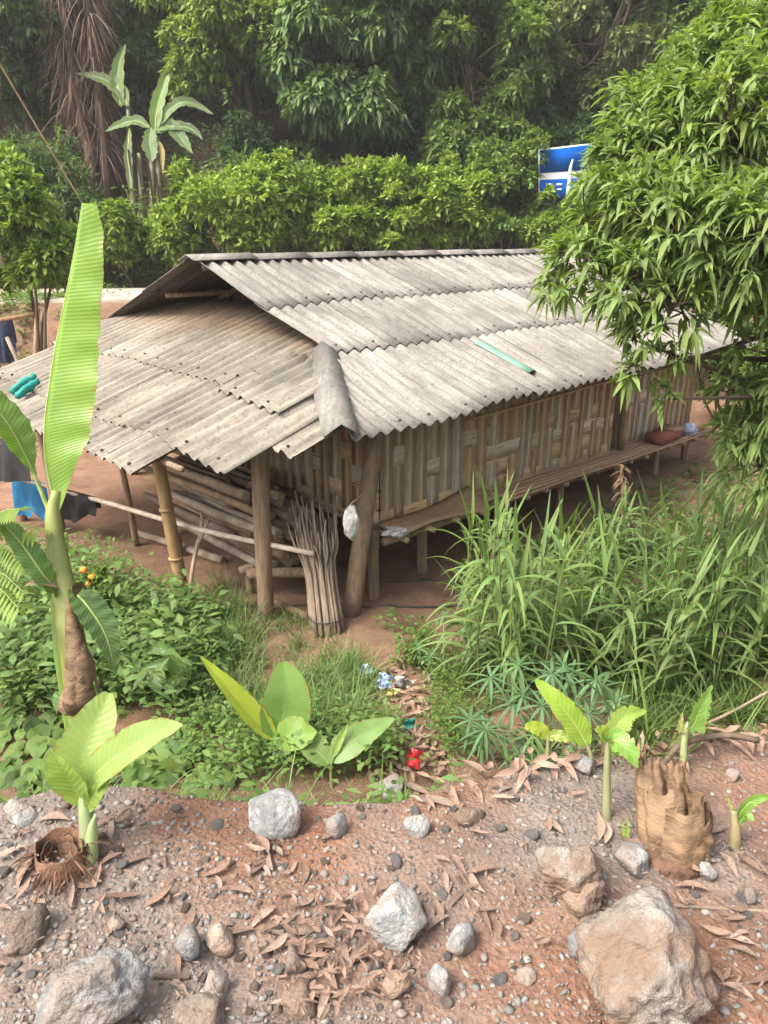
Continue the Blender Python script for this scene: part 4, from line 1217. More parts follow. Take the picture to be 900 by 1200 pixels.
# reeds
def reed(root, n, h, label, seed, spread=.22, Lr=(.40, .66), W_=.050, tint=(.12, .20, .06), lean=.12, group='reed clumps beside the house'):
    rng = np.random.default_rng(seed); root = np.asarray(root, float)
    t = thing('reed_clump', root, label, 'reeds', group)
    st = []; R = []; D = []; LL = []; WW = []; DR = []
    for k in range(n):
        a = rng.uniform(0, 6.28); rr = spread * math.sqrt(rng.random())
        b = root + np.array([math.cos(a) * rr, math.sin(a) * rr, -.05])
        b[2] = tz(b[0], b[1]) - .05
        hh = h * rng.uniform(.55, 1.05)
        ax = np.array([math.cos(a) * lean * rng.uniform(.2, 1.6), math.sin(a) * lean * rng.uniform(.2, 1.6), 1.0])
        top = b + ax * hh
        c = spline([b, (b + top) / 2 + rng.normal(size=3) * .02, top], 8)
        st.append(tube(c, [.011, .009, .004], 5, None, 0, rng, False))
        m = int(rng.integers(9, 14)); plane = rng.uniform(0, 3.14)
        for q in range(m):
            f = .16 + .84 * q / (m - 1)
            p = np.array([np.interp(f, np.linspace(0, 1, 8), c[:, i]) for i in range(3)])
            an = plane + (math.pi if q % 2 else 0) + rng.normal() * .35
            up = rng.uniform(.55, 1.0) + 1.6 * max(0, f - .85) / .15
            R.append(p); D.append((math.cos(an), math.sin(an), up)); LL.append(rng.uniform(*Lr) * (1 - .25 * abs(f - .6))); WW.append(W_ * rng.uniform(.7, 1.15)); DR.append(rng.uniform(.45, .95) if f < .93 else .08)
    R, D = np.array(R), np.array(D)
    V, F, col = blades(R, D, np.array(LL), np.array(WW), np.array(DR), 7, 'grass', rng.uniform(-.3, .3, len(R)), .3, tints(len(R), tint, .28, .35, rng))
    o = part('leaves', V, F, M['leaf'], t, False, col); o['kind'] = 'stuff'
    V, F = join(st); part('stems', V, F, M['stem'], t, True, np.tile([[.16, .20, .07]], (len(V), 1)))
    return t
rg = np.random.default_rng(61)
rl = 'clump of tall arching reeds between the house and the gravel bank'
for k, (px, py, n, h) in enumerate([(575, 800, 10, 1.35), (610, 815, 12, 1.6), (560, 770, 8, 1.2), (640, 790, 10, 1.35), (680, 800, 10, 1.1), (720, 790, 10, 1.1), (760, 810, 10, 1.05), (800, 790, 12, 1.35), (845, 810, 10, 1.1), (885, 790, 12, 1.3), (925, 780, 10, 1.3),
                                    (660, 730, 9, 1.1), (715, 720, 10, 1.0), (770, 720, 10, 1.0), (820, 700, 10, 1.3), (870, 710, 10, 1.2), (920, 700, 10, 1.4), (690, 670, 7, .85), (745, 660, 8, .8), (850, 640, 9, 1.3), (905, 640, 9, 1.4), (620, 735, 8, 1.2)]):
    g = ground_at(px, py); g[2] = tz(g[0], g[1])
    reed(g, max(5, int(n * .95)), h, (rl if k < 11 else 'tall arching reed clump growing close beside the raised platform') if k != 1 else 'tallest bushy reed clump standing before the bamboo wall', 400 + k, tint=(.15, .24, .085) if k % 3 else (.17, .24, .10), group=None if k == 1 else ('reed clumps by the bank' if k < 11 else 'reed clumps beside the platform'))
for k, (px, py, h) in enumerate(((832, 690, 1.75), (545, 750, 1.45))):
    g = ground_at(px, py); g[2] = tz(g[0], g[1])
    reed(g, 3, h, ('pale upright reed with a bright spear top near the plastic bag', 'slender reed stem set apart at the edge of the bare soil')[k], 440 + k, .06, (.5, .75), .04, (.14, .22, .06), .05, group=None)
# withered seed stalk
g = ground_at(730, 650); g[2] = tz(g[0], g[1]) - .03; d_ = depth_of(g)
sk = thing('withered_stalk', g, 'withered pale brown seed stalk standing among the reeds', 'stalk')
tp_ = P(729, 545, d_)
V, F = tube([g, (g + tp_) / 2, tp_], [.02, .018, .022], 6, 6, .1); part('stem', V, F, M['sheath'], sk)
n = 60; f = rg.random(n); rt = g + (tp_ - g) * (.55 + .45 * f)[:, None]
V, F, c = blades(rt, rdirs(n, rg) + np.array([0, 0, -.3]), .16, .035, .6, 3, 'lance', 0, 0); part('dead_leaves', V, F, M['sheath'], sk, False)

# fine grass
def grass(name, pts, label, h, per, Wd, tint, rng, droop=.7, spread=.05, segs=4):
    n = len(pts); ii = np.repeat(np.arange(n), per)
    a = rng.uniform(0, 6.28, len(ii))
    d = np.stack([np.cos(a), np.sin(a), rng.uniform(.9, 2.6, len(ii))], -1)
    rt = pts[ii] + np.stack([rng.normal(size=len(ii)) * spread, rng.normal(size=len(ii)) * spread, np.full(len(ii), -.015)], -1)
    V, F, c = blades(rt, d, h * rng.uniform(.5, 1.25, len(ii)), Wd * rng.uniform(.7, 1.3, len(ii)), droop * rng.uniform(.3, 1.2, len(ii)), segs, 'grass', rng.uniform(-.6, .6, len(ii)), 0, tints(len(ii), tint, .3, .35, rng))
    o = add(name, mesh_np(name, V, F, M['leaf'], False, c)); return tagit(o, label, 'grass', None, 'stuff')
q = ground_many(scatter_px([(232, 715), (268, 690), (305, 720), (300, 830), (420, 780), (460, 880), (300, 900), (215, 840), (150, 720)], 360, rg))
grass('tall_grass', q, 'fine arching grass below the bare soil in front of the posts', .5, 18, .010, (.14, .22, .08), rg)
q = ground_many(scatter_px([(730, 815), (900, 790), (900, 850), (730, 885)], 90, rg))
grass('reed_grass', q, 'dense grass at the foot of the reeds', .5, 16, .012, (.075, .13, .035), rg)
q = ground_many(scatter_px([(540, 740), (900, 640), (900, 790), (560, 840)], 120, rg))
grass('undergrowth_grass', q, 'deep green grass filling the ground between the reeds', .6, 16, .013, (.07, .13, .035), rg)
q = ground_many(scatter_px([(330, 720), (390, 740), (400, 800), (340, 800), (290, 730)], 45, rg))
grass('sparse_grass', q, 'sparse grass tufts on the bare soil by the stick bundle', .3, 12, .009, (.10, .17, .05), rg)
# weeds
q = ground_many(scatter_px([(-10, 690), (60, 680), (160, 740), (230, 800), (150, 830), (0, 830)], 170, rg))
grass('herb_grass', q, 'tall loose grass standing among the leafy weeds', .55, 9, .013, (.13, .21, .07), rg)
q = ground_many(scatter_px([(-10, 700), (120, 700), (240, 760), (230, 850), (0, 850)], 120, rg))
weeds('tall_herbs', q, 'taller broad-leaved herbs among the low weeds', 'weeds', .15, .055, 14, .62, (.13, .21, .075), .3, prof='lance', rng=rg, segs=3)
q = ground_many(scatter_px([(-20, 690), (60, 660), (150, 670), (160, 720), (240, 720), (250, 840), (0, 850)], 420, rg))
weeds('leafy_weeds', q, 'low leafy weeds around the foot of the banana plant', 'weeds', .085, .04, 24, .42, (.12, .20, .06), .35, rng=rg)
q = ground_many(scatter_px([(520, 760), (560, 800), (560, 890), (520, 900), (500, 830)], 90, rg))
weeds('small_weeds', q, 'fine green weeds beside the rubbish', 'weeds', .05, .022, 24, .22, (.10, .17, .045), .35, rng=rg)
q = ground_many(scatter_px([(448, 740), (490, 735), (520, 770), (520, 800), (470, 790)], 26, rg))
weeds('soil_weeds', q, 'green weed patch growing on the bare red soil', 'weeds', .07, .04, 18, .2, (.10, .18, .045), .3, rng=rg)
q = ground_many(scatter_px([(200, 860), (460, 850), (470, 915), (220, 925)], 120, rg))
weeds('bank_weeds', q, 'green weeds just behind the crest of the gravel bank', 'weeds', .07, .035, 18, .28, (.12, .20, .06), .35, rng=rg)
X = rg.uniform(-2.6, .32, 460); Y = edge_y(X) + rg.uniform(.06, 1.9, 460)
weeds('crest_weeds', np.stack([X, Y, terr(X, Y)], -1), 'fresh green weeds on the hidden slope behind the crest', 'weeds', .055, .027, 16, .15, (.11, .185, .055), .35, rng=rg)
X = rg.uniform(-1.6, .3, 90); Y = edge_y(X) + rg.uniform(.1, .8, 90)
grass('crest_grass', np.stack([X, Y, terr(X, Y)], -1), 'thin grass blades behind the crest of the bank', .28, 12, .007, (.15, .23, .08), rg)
X = rg.uniform(.55, 2.6, 120); Y = edge_y(X) + rg.uniform(.12, 1.0, 120)
grass('slope_grass', np.stack([X, Y, terr(X, Y)], -1), 'green grass on the slope between the crest and the reeds', .36, 14, .010, (.11, .18, .06), rg)
q = ground_many(scatter_px([(545, 700), (800, 560), (900, 560), (900, 660), (620, 720)], 200, rg))
weeds('undergrowth', q, 'shaded leafy undergrowth beside the platform', 'weeds', .11, .05, 16, .32, (.07, .125, .035), .2, rng=rg)
# orange-flowered shrub
g = ground_at(105, 745); g[2] = tz(g[0], g[1])
la = shrub('flowering_shrub', g, .38, .75, (.11, .20, .04), 'small bright leafy shrub with orange flowers behind the banana stem', 501, 2600, .075, .035, stems=8, mat='leaf', low=.05, n=12)
M['orange'] = mat_noise('orange_petals', (.75, .16, .02), (.7, .25, .03), 20, .6, 0)
d_ = depth_of(g)
for px, py in ((98, 668), (104, 684), (92, 690), (108, 676)):
    V, F = blob(P(px, py, d_ - .12), (.035, .035, .028), 2, .5, 4, px); part('flower_head', V, F, M['orange'], la, False)
# fern-like fronds at the left edge
def fern():
    rng = np.random.default_rng(71); g = np.array([-2.6, 3.3, 0.]); g[2] = tz(g[0], g[1])
    t = thing('pinnate_plant', g, 'yellow green plant with comb-like fronds beside the banana plant', 'plant')
    d0 = 3.15
    for tip in (((-40, 660), (-5, 605), (22, 596)), ((-40, 660), (0, 615), (43, 622)), ((-40, 690), (0, 640), (30, 660)), ((-40, 720), (-5, 672), (28, 694)), ((-40, 760), (-10, 690), (22, 712))):
        d1 = d0 + rng.uniform(-.15, .15)
        c = spline([g + UP * .05, P(*tip[0], d1 + .05), P(*tip[1], d1), P(*tip[2], d1 - .05)], 26)
        V, F = tube(c, [.005, .002], 5, None, 0, rng, False)
        fr = part('frond', V, F, M['stem'], t, True, np.tile([[.20, .24, .07]], (len(V), 1)))
        T = nrm(np.gradient(c, axis=0)); R = []; D = []
        for i in range(10, 26):
            s = nrm(np.cross(T[i], UP))
            for sg_ in (-1, 1): R.append(c[i]); D.append(s * sg_ + T[i] * .45 + np.array([0, 0, -.1]))
        V, F, col = blades(np.array(R), np.array(D), .085, .022, .4, 3, 'lance', 0, .2, tints(len(R), (.19, .27, .06), .2, .2, rng)); part('leaflets', V, F, M['leaf'], fr, False, col)
fern()
# palmate-leaved plants
def palmate(name, leaves, root, label, seed, R_=.15, d_off=0.0, tint=(.095, .18, .075)):
    rng = np.random.default_rng(seed); g = ground_at(*root); g[2] = tz(g[0], g[1])
    t = thing(name, g, label, 'plant', None)
    dg_ = depth_of(g)
    top = None
    for px, py in leaves:
        c = P(px, py, dg_ + d_off + (py - root[1]) * -.0012 + rng.uniform(-.08, .08))
        base = g + np.array([rng.normal() * .05, rng.normal() * .05, -.02])
        V, F = tube([base, base * .5 + c * .5 + np.array([0, .02, .1]), c], [.008, .006, .003], 5, 7, 0, rng, False)
        pe = part('petiole', V, F, M['stem'], t, True, np.tile([[.18, .2, .09]], (len(V), 1)))
        k = 9; a = np.linspace(-2.6, 2.6, k) + rng.uniform(-3, 3)
        nr = nrm(np.array([rng.normal() * .3, -.55, 1.0])); ex = nrm(np.cross(nr, [0, 1, .1])); ey = np.cross(nr, ex)
        D = np.cos(a)[:, None] * ex + np.sin(a)[:, None] * ey
        V, F, col = blades(np.tile(c, (k, 1)), D, R_ * rng.uniform(.8, 1.15, k), .026, .28, 4, 'lance', 0, .25, tints(k, tint, .2, .1, rng))
        part('leaf', V, F, M['leaf'], pe, False, col)
pc_ = scatter_px([(560, 800), (620, 765), (700, 770), (725, 820), (700, 880), (640, 900), (570, 895), (545, 860)], 30, np.random.default_rng(604))
palmate('cassava_plant', [tuple(q) for q in pc_[np.argsort(pc_[:, 1])]], (640, 892), 'spreading plant with finger-like blue green leaves at the crest of the bank', 601, .19, -.10, (.115, .205, .10))
palmate('cassava_plant', [(520, 722), (545, 735), (505, 770), (525, 800), (490, 760)], (520, 800), 'small plant with finger-like leaves at the edge of the red soil', 602, .12)
# broad vine leaves
def heart(c, R_, nr, ang, rng, tint):
    nr = nrm(nr); ex = nrm(np.cross(nr, [math.cos(ang), math.sin(ang), .2])); ey = np.cross(nr, ex)
    m = 18; th = np.linspace(0, 2 * math.pi, m, endpoint=False)
    rr = R_ * (1 - .55 * np.exp(-((np.minimum(th, 2 * np.pi - th)) / .32) ** 2) + .18 * np.exp(-((th - np.pi) / .35) ** 2) + .05 * np.sin(5 * th))
    ring = lambda f: c + (np.cos(th) * rr * f)[:, None] * -ex + (np.sin(th) * rr * f)[:, None] * ey + nr * (-.25 * R_ * f * f * (np.abs(np.cos(th)) ** 2) + .05 * R_ * np.sin(4 * th) * f)[:, None]
    V = np.vstack([[c], ring(.5), ring(1.0)])
    F3 = np.array([(0, 1 + i, 1 + (i + 1) % m) for i in range(m)])
    F4 = np.array([(1 + i, 1 + m + i, 1 + m + (i + 1) % m, 1 + (i + 1) % m) for i in range(m)])
    return V, [F3, F4], np.tile(np.asarray(tint)[None], (len(V), 1))
def vine():
    rng = np.random.default_rng(81)
    pts = scatter_px([(-15, 830), (30, 815), (70, 840), (130, 870), (230, 850), (260, 880), (270, 918), (150, 922), (0, 925)], 130, rng)
    g0 = ground_at(120, 920); g0[2] = tz(*g0[:2])
    t = thing('vine', g0, 'creeping vine with broad heart-shaped leaves behind the bank crest', 'vine')
    prev = None
    for k, (px, py) in enumerate(pts[np.argsort(pts[:, 0])]):
        g = ground_at(px, py + 4); g[1] = max(g[1], float(edge_y(g[0])) + .12); g[2] = tz(*g[:2])
        c = g + (CAM - g) / np.linalg.norm(CAM - g) * rng.uniform(.02, .12); c[2] = max(c[2], terr(c[0], c[1]) + .08)
        rt = np.array([c[0], c[1] + .05, tz(c[0], c[1] + .05) - .01])
        V, F = tube([rt, (rt + c) / 2 + np.array([.01, .01, 0]), c], .004, 4, 4, 0, rng, False)
        pe = part('petiole', V, F, M['stem'], t, True, np.tile([[.14, .2, .07]], (len(V), 1)))
        tn = tints(1, (.10, .175, .045) if rng.random() > .25 else (.075, .13, .05), .3, .3, rng)[0]
        V, F, col = heart(c, rng.uniform(.04, .085), np.array([rng.normal() * .35, -.5 + rng.normal() * .25, 1.0]), rng.uniform(0, 6.28), rng, tn)
        part('leaf', V, F, M['leaf'], pe, False, col)
vine()

# ------------------------------------------------------------------ banana plants
def banana_leaf(parent, pts, Wd, face, fL=.25, fR=.25, n=34, m=5, tint=(.13, .22, .035), wav=.012, tear=0.0, pw=.75, seed=0, curl=0.0, rib=.008, name='leaf', waves=9, blunt=.8, wprof=None):
    rng = np.random.default_rng(seed)
    c = spline(pts, n + 1); T = nrm(np.gradient(c, axis=0)); L = np.linalg.norm(np.diff(c, axis=0), axis=1).sum()
    f = np.asarray(face, float); n0 = nrm(f[None] - T * (T @ f)[:, None]); sd = np.cross(T, n0)
    t = np.linspace(0, 1, n + 1)
    w = Wd * np.clip(np.sin(np.pi * (t * .97 + .015) ** pw) ** blunt, .03, 1)
    if wprof is not None: w = Wd * np.interp(t, np.linspace(0, 1, len(wprof)), wprof)
    dr = sd * math.cos(fR) + n0 * math.sin(fR); dl = -sd * math.cos(fL) + n0 * math.sin(fL)
    V = []; uv = []
    rag = 1 - tear * rng.random((n + 1, 2)) ** 2 - .03 * rng.random((n + 1, 2))
    for i in range(n + 1):
        for j in range(-m, m + 1):
            a = abs(j) / m; dd = dr[i] if j > 0 else dl[i]; e = rag[i, int(j > 0)]
            rip = wav * (math.sin(t[i] * waves * 6.28 + (1.3 if j > 0 else 0)) * .6 + rng.normal() * .15) * a + curl * Wd * a * a
            V.append(c[i] + dd * w[i] * a * e + n0[i] * rip + T[i] * w[i] * a * .12); uv.append((a, t[i] * L * 3 - a * .1))
    k = 2 * m + 1
    F = np.array([(i * k + j, i * k + j + 1, (i + 1) * k + j + 1, (i + 1) * k + j) for i in range(n) for j in range(k - 1)])
    V = np.array(V)
    col = np.tile(np.asarray(tint)[None], (len(V), 1)) * (1 + .12 * vnoise(V[:, 0] * 9 + V[:, 1] * 5, V[:, 2] * 9))[:, None]
    ed = np.tile(np.abs(np.arange(-m, m + 1)) == m, n + 1)
    if tear: col[ed & (rng.random(len(V)) < .35)] = (.30, .20, .07)
    o = part(name, V, F, M['banana'], parent, True, col, np.array(uv))
    Vr, Fr = tube(c - n0 * .002, [rib, rib * .7, rib * .25], 6, None, 0, rng, True)
    part('midrib', Vr, Fr, M['stem'], o, True, np.tile([[.28, .33, .10]], (len(Vr), 1)))
    return o
def stem(parent, pts, rad, tint, seed=0, name='stem'):
    V, F = tube(pts, rad, 10, 14, .05, np.random.default_rng(seed))
    return part(name, V, F, M['stem'], parent, True, np.tile([tint], (len(V), 1)) * (1 + .25 * vnoise(V[:, 0] * 30, V[:, 2] * 12))[:, None])
FC = (0, -.75, .45)
def big_banana():
    d = 3.25
    g = P(90, 850, d); g[2] = tz(g[0], g[1])
    base = np.array([P(92, 840, d)[0], g[1], g[2] - .05])
    t = thing('banana_plant', base, 'young banana plant with one tall upright leaf before the house', 'banana plant')
    stem(t, [base, P(90, 790, d), P(76, 700, d), P(62, 610, d), P(66, 575, d)], [.072, .06, .05, .035, .018], (.20, .22, .06), 1)
    stem(t, [base + np.array([-.05, .02, 0]), P(74, 790, d + .05), P(68, 700, d + .03), P(66, 620, d + .02)], [.03, .028, .03, .02], (.15, .24, .05), 2, 'sheath')
    # tall leaf: midrib on its left edge, right half turned to the camera
    banana_leaf(t, [P(66, 600, d), P(54, 545, d), P(52, 500, d), P(58, 450, d), P(66, 400, d), P(76, 350, d - .02), P(86, 300, d - .03), P(96, 238, d - .05)], .215, (0.1, -1, .1), fL=-2.0, fR=.12, tear=.04, wprof=[.10, .45, .80, .96, 1, .99, .97, .93, .89, .83, .76, .69, .62, .53, .32], n=60, m=8, tint=(.21, .34, .05), wav=.010, pw=.72, seed=3, rib=.005, blunt=.32, waves=7)
    # second leaf, to the left, only partly in the picture
    banana_leaf(t, [P(60, 605, d), P(44, 565, d - .03), P(28, 530, d - .06), P(6, 492, d - .1), P(-30, 450, d - .14)], .085, (.5, -.5, .6), .5, .1, tint=(.12, .21, .05), seed=4, wprof=[.06, .07, .08, .12, .5, .9, 1, .95, .8, .4], rib=.010)
    # third, hanging down along the stem
    banana_leaf(t, [P(72, 700, d), P(50, 672, d - .1), P(15, 625, d - .15), P(-30, 590, d - .2)], .055, (.2, -.4, .9), .1, .1, tint=(.10, .19, .06), seed=5)
    banana_leaf(t, [P(84, 690, d - .02), P(104, 712, d - .05), P(124, 745, d - .05), P(136, 790, d - .05)], .075, (.6, -.5, .5), .2, .2, tint=(.085, .16, .055), seed=6)
    # dry sheath around the foot
    for k, (a, b) in enumerate((((90, 830), (80, 700)), ((96, 826), (88, 735)), ((84, 830), (92, 760)))):
        V, F = tube([P(*a, d - .02), P((a[0] + b[0]) / 2 + 4, (a[1] + b[1]) / 2, d - .05), P(*b, d - .045)], [.06, .05, .012], 8, 9, .2); part('dry_sheath', V, F, M['sheath'], t)
    for q_, w_ in ((P(88, 700, d - .05), [.2, -.1, .5]), (P(92, 750, d - .05), [.3, -.2, -.6]), (P(70, 690, d - .05), [-.3, -.2, .4])):
        V, F, c = blades(np.array([q_]), np.array([w_]), .2, .05, .5, 5, 'lance', .4, .3); part('dry_leaf', V, F, M['sheath'], t, False)
big_banana()
def sprout(px, py, label, stempts, rad, leaves, tint=(.24, .28, .12), seed=0, sink=.03, cat='banana plant'):
    g = ground_at(px, py); g[2] = tz(*g[:2]); d = depth_of(g)
    t = thing('banana_sprout', g, label, cat)
    if stempts:
        pts = [g - UP * sink] + [P(a, b, d + (q[0] if q else 0)) for a, b, *q in stempts]
        stem(t, pts, [q * .78 for q in rad], [q * .8 for q in tint], seed)
    for k, lf in enumerate(leaves):
        lf = dict(lf); lf.setdefault('tear', .07); pts = [P(a, b, d + o) for a, b, o in lf.pop('p')]
        w = lf.pop('w') / FPX * d; fc = lf.pop('f', FC)
        banana_leaf(t, pts, w, fc, seed=seed * 10 + k, wav=lf.pop('wav', .0025), waves=4, rib=.004, **lf)
    return t, d, g
lg = (.26, .36, .09); pg = (.17, .27, .06); yy = (.38, .44, .06)
t, d, g = sprout(104, 998, 'pale banana sprout growing beside the rotten fibrous stump', [(101, 960), (99, 925), (98, 915)], [.035, .026, .02, .012], [
    dict(p=[(98, 930, 0), (97, 900, 0), (108, 860, .01), (128, 812, .03)], w=36, tint=(.30, .40, .13), fL=.25, fR=.35, pw=.85, tear=.1, blunt=.6, f=(.1, -1, .3)),
    dict(p=[(100, 935, 0), (115, 905, -.03), (150, 878, -.08), (185, 858, -.12), (214, 850, -.15)], w=24, tint=(.28, .37, .13), fL=.5, fR=.1, f=(-.1, -.5, 1)),
    dict(p=[(97, 945, 0), (86, 920, -.03), (72, 900, -.06), (60, 880, -.08)], w=24, tint=(.26, .37, .09), f=(-.2, -.9, .4), fL=.3, fR=.3),
    dict(p=[(103, 950, -.01), (112, 930, -.04), (128, 918, -.07)], w=11, tint=lg)], (.27, .32, .16), 11)
stem(t, [g + np.array([.015, -.03, -.02]), P(108, 975, d - .03), P(112, 955, d - .05)], [.02, .015, .004], (.25, .30, .14), 12)
sprout(320, 905, 'banana sprout with one folded yellow leaf and one broad upright leaf', [(322, 875), (323, 862)], [.018, .014, .009], [
    dict(p=[(322, 866, 0), (300, 845, -.02), (268, 808, -.04), (235, 770, -.05)], w=19, tint=yy, fL=.9, fR=.7, f=(.4, -.8, .5)),
    dict(p=[(323, 868, 0), (332, 840, .02), (336, 810, .03), (331, 776, .05)], w=32, tint=(.19, .32, .09), f=(.2, -1, .2), pw=.7, blunt=.55),
    dict(p=[(323, 872, -.01), (340, 862, -.06), (355, 862, -.10), (371, 858, -.14)], w=22, tint=(.22, .34, .08), f=(.1, -.7, .9))], (.26, .28, .13), 13)
sprout(389, 925, 'banana sprout with one leaf spread out to the right', [(388, 900), (392, 885)], [.016, .012, .007], [
    dict(p=[(390, 893, 0), (405, 875, .03), (430, 858, .08), (462, 842, .14)], w=19, tint=(.18, .30, .09), f=(-.2, -.6, .8), fL=.2, fR=.1),
    dict(p=[(386, 896, 0), (372, 880, .03), (358, 866, .06), (340, 862, .08)], w=17, tint=(.19, .30, .09), f=(.1, -.6, .7)),
    dict(p=[(390, 888, 0), (398, 868, .02), (408, 848, .04)], w=5, tint=lg)], (.22, .28, .10), 14)
sprout(210, 850, 'low banana sucker with a glossy leaf beside the fine grass', [(205, 820), (200, 800)], [.025, .02, .01], [
    dict(p=[(200, 808, 0), (180, 790, .05), (160, 780, .1), (140, 800, .12)], w=9, tint=(.10, .20, .065)),
    dict(p=[(200, 805, 0), (208, 790, -.05), (196, 776, -.1), (165, 784, -.15)], w=8, tint=(.10, .19, .07)),
    dict(p=[(204, 815, 0), (214, 790, .05), (190, 760, .1), (165, 768, .12)], w=9, tint=(.12, .22, .07))], (.16, .22, .08), 15)
sprout(641, 895, 'tiny banana sprout with two short rounded leaves', [(642, 875), (642, 862)], [.011, .008, .006], [
    dict(p=[(641, 866, 0), (634, 856, -.01), (622, 852, -.02), (614, 853, -.03)], w=9, tint=yy, f=(-.1, -.8, .8)),
    dict(p=[(643, 866, 0), (650, 862, -.01), (662, 864, -.02), (678, 868, -.03)], w=8, tint=(.26, .33, .06), f=(.1, -.8, .8), tear=.25)], (.26, .24, .12), 16)
sprout(697, 905, 'banana sprout with a single long yellow leaf leaning left', [(692, 885), (686, 868)], [.011, .009, .006], [
    dict(p=[(688, 874, 0), (676, 852, 0), (655, 825, 0), (628, 797, .02)], w=16, tint=(.25, .36, .045), f=(.3, -1, .3), fL=.3, fR=.2, tear=.12, blunt=.6)], (.26, .24, .12), 17)
sprout(712, 962, 'torn-leaved banana sprout in front of the cut stump', [(711, 920), (712, 880), (712, 868)], [.019, .015, .011, .006], [
    dict(p=[(712, 875, 0), (722, 853, .02), (735, 838, .03), (757, 833, .05)], w=15, tint=(.24, .34, .07), f=(.1, -.8, .7), tear=.35),
    dict(p=[(712, 870, 0), (722, 868, -.03), (736, 880, -.06), (747, 900, -.08)], w=17, tint=(.17, .30, .055), f=(.2, -.8, .6), tear=.4),
    dict(p=[(711, 868, 0), (706, 858, -.02), (697, 854, -.03)], w=9, tint=(.25, .34, .06), f=(-.1, -.8, .8))], (.27, .27, .15), 18)
sprout(803, 905, 'torn banana sprout standing behind the cut stump', [(801, 880), (804, 855), (807, 846)], [.018, .014, .012, .008], [
    dict(p=[(806, 856, 0), (814, 848, 0), (822, 828, 0), (834, 803, .02)], w=15, tint=(.17, .30, .07), f=(.1, -1, .3), tear=.45),
    dict(p=[(802, 868, 0), (797, 852, 0), (800, 835, 0)], w=4, tint=(.35, .30, .14))], (.30, .33, .16), 19)
sprout(862, 992, 'stubby cut banana shoot with one small side leaf', [(862, 970), (860, 950)], [.024, .021, .016, .012], [
    dict(p=[(864, 960, 0), (874, 945, -.02), (888, 936, -.03), (910, 932, -.04)], w=7, tint=(.16, .30, .06)),
    dict(p=[(866, 966, -.01), (874, 955, -.03), (884, 962, -.05)], w=6, tint=(.17, .32, .06)),
    dict(p=[(859, 955, 0), (854, 940, 0), (848, 928, 0)], w=3, tint=(.34, .26, .14))], (.32, .25, .14), 20)
sprout(733, 985, 'two-leaved grass-like shoot beside the dark grey stone', None, None, [
    dict(p=[(733, 988, 0), (731, 975, 0), (727, 964, 0)], w=3, tint=lg), dict(p=[(733, 988, 0), (735, 975, 0), (736, 958, 0)], w=3, tint=lg)], seed=21, cat='shoot')
# dry cut stump on the right
def cut_stump():
    g = ground_at(790, 1005); g[2] = tz(*g[:2]); d = depth_of(g)
    t = thing('cut_banana_stump', g, 'dry papery cut banana stump on the red soil', 'stump')
    def sheath(name, c0, c1, r0, r1, a0, a1, seed, m='sheath', jag=.03, th=.006, bulge=.12):
        rng = np.random.default_rng(seed); nh, na = 14, 22
        V = []
        for i in range(nh + 1):
            f = i / nh; c = c0 + (c1 - c0) * f; r = r0 + (r1 - r0) * f + bulge * r0 * math.sin(f * 3.1)
            for j in range(na + 1):
                a = a0 + (a1 - a0) * j / na
                e = r * (1 + .05 * math.sin(a * 7 + seed) + .03 * rng.normal() * .5)
                zz = (jag * (vnoise(a * 3 + seed, 1.0) + .5 * vnoise(a * 9, seed)) if i == nh else jag * .6 * f * float(vnoise(a * 3 + seed, 1.0)))
                V.append(c + np.array([math.cos(a) * e, math.sin(a) * e, zz + .003 * math.sin(f * 25 + a * 2)]) + nrm(np.array([math.cos(a), math.sin(a), 0])) * (.012 * float(fbm(a * 1.3 + seed * 3, f * 5.0, 3))))
        V = np.array(V); k = na + 1
        F = np.array([(i * k + j, i * k + j + 1, (i + 1) * k + j + 1, (i + 1) * k + j) for i in range(nh) for j in range(na)])
        inw = V - nrm(V - (c0 + c1) / 2) * th
        part(name, np.vstack([V, inw]), np.vstack([F, F[:, ::-1] + len(V)]), M[m], t)
    c0 = g - UP * .02
    # limp front sheath, open towards the left, with a ragged lip; older curled sheaths behind it
    sheath('outer_sheath', c0 + np.array([.01, -.005, 0]), P(796, 932, d + .0), .066, .062, -2.5, 1.2, 1, jag=.022, bulge=.14)
    sheath('inner_sheath', c0 + np.array([.0, .03, 0]), P(776, 918, d + .06), .058, .048, -3.9, 1.6, 2, jag=.03, bulge=.1)
    sheath('back_sheath', c0 + np.array([-.03, .06, 0]), P(760, 888, d + .10), .048, .026, -4.6, -.2, 3, jag=.035)
    sheath('back_sheath', c0 + np.array([.02, .08, 0]), P(790, 892, d + .13), .046, .030, -3.6, .6, 5, jag=.035)
    sheath('limp_sheath', c0 + np.array([.045, -.02, 0]), P(812, 948, d - .01), .040, .050, -2.2, 1.4, 7, jag=.025)
    V, F = tube([c0 + np.array([-.02, .02, 0]), P(772, 968, d + .05), P(770, 948, d + .05)], [.03, .026, .01], 10, 8, .05); part('core', V, F, M['stem'], t, True, np.tile([[.20, .22, .05]], (len(V), 1)))
    V, F = blob(g + np.array([0, -.02, .005]), (.085, .06, .03), 3, .3, 2.2, 8); part('root_mass', V, F, M['fibre'], t)
cut_stump()
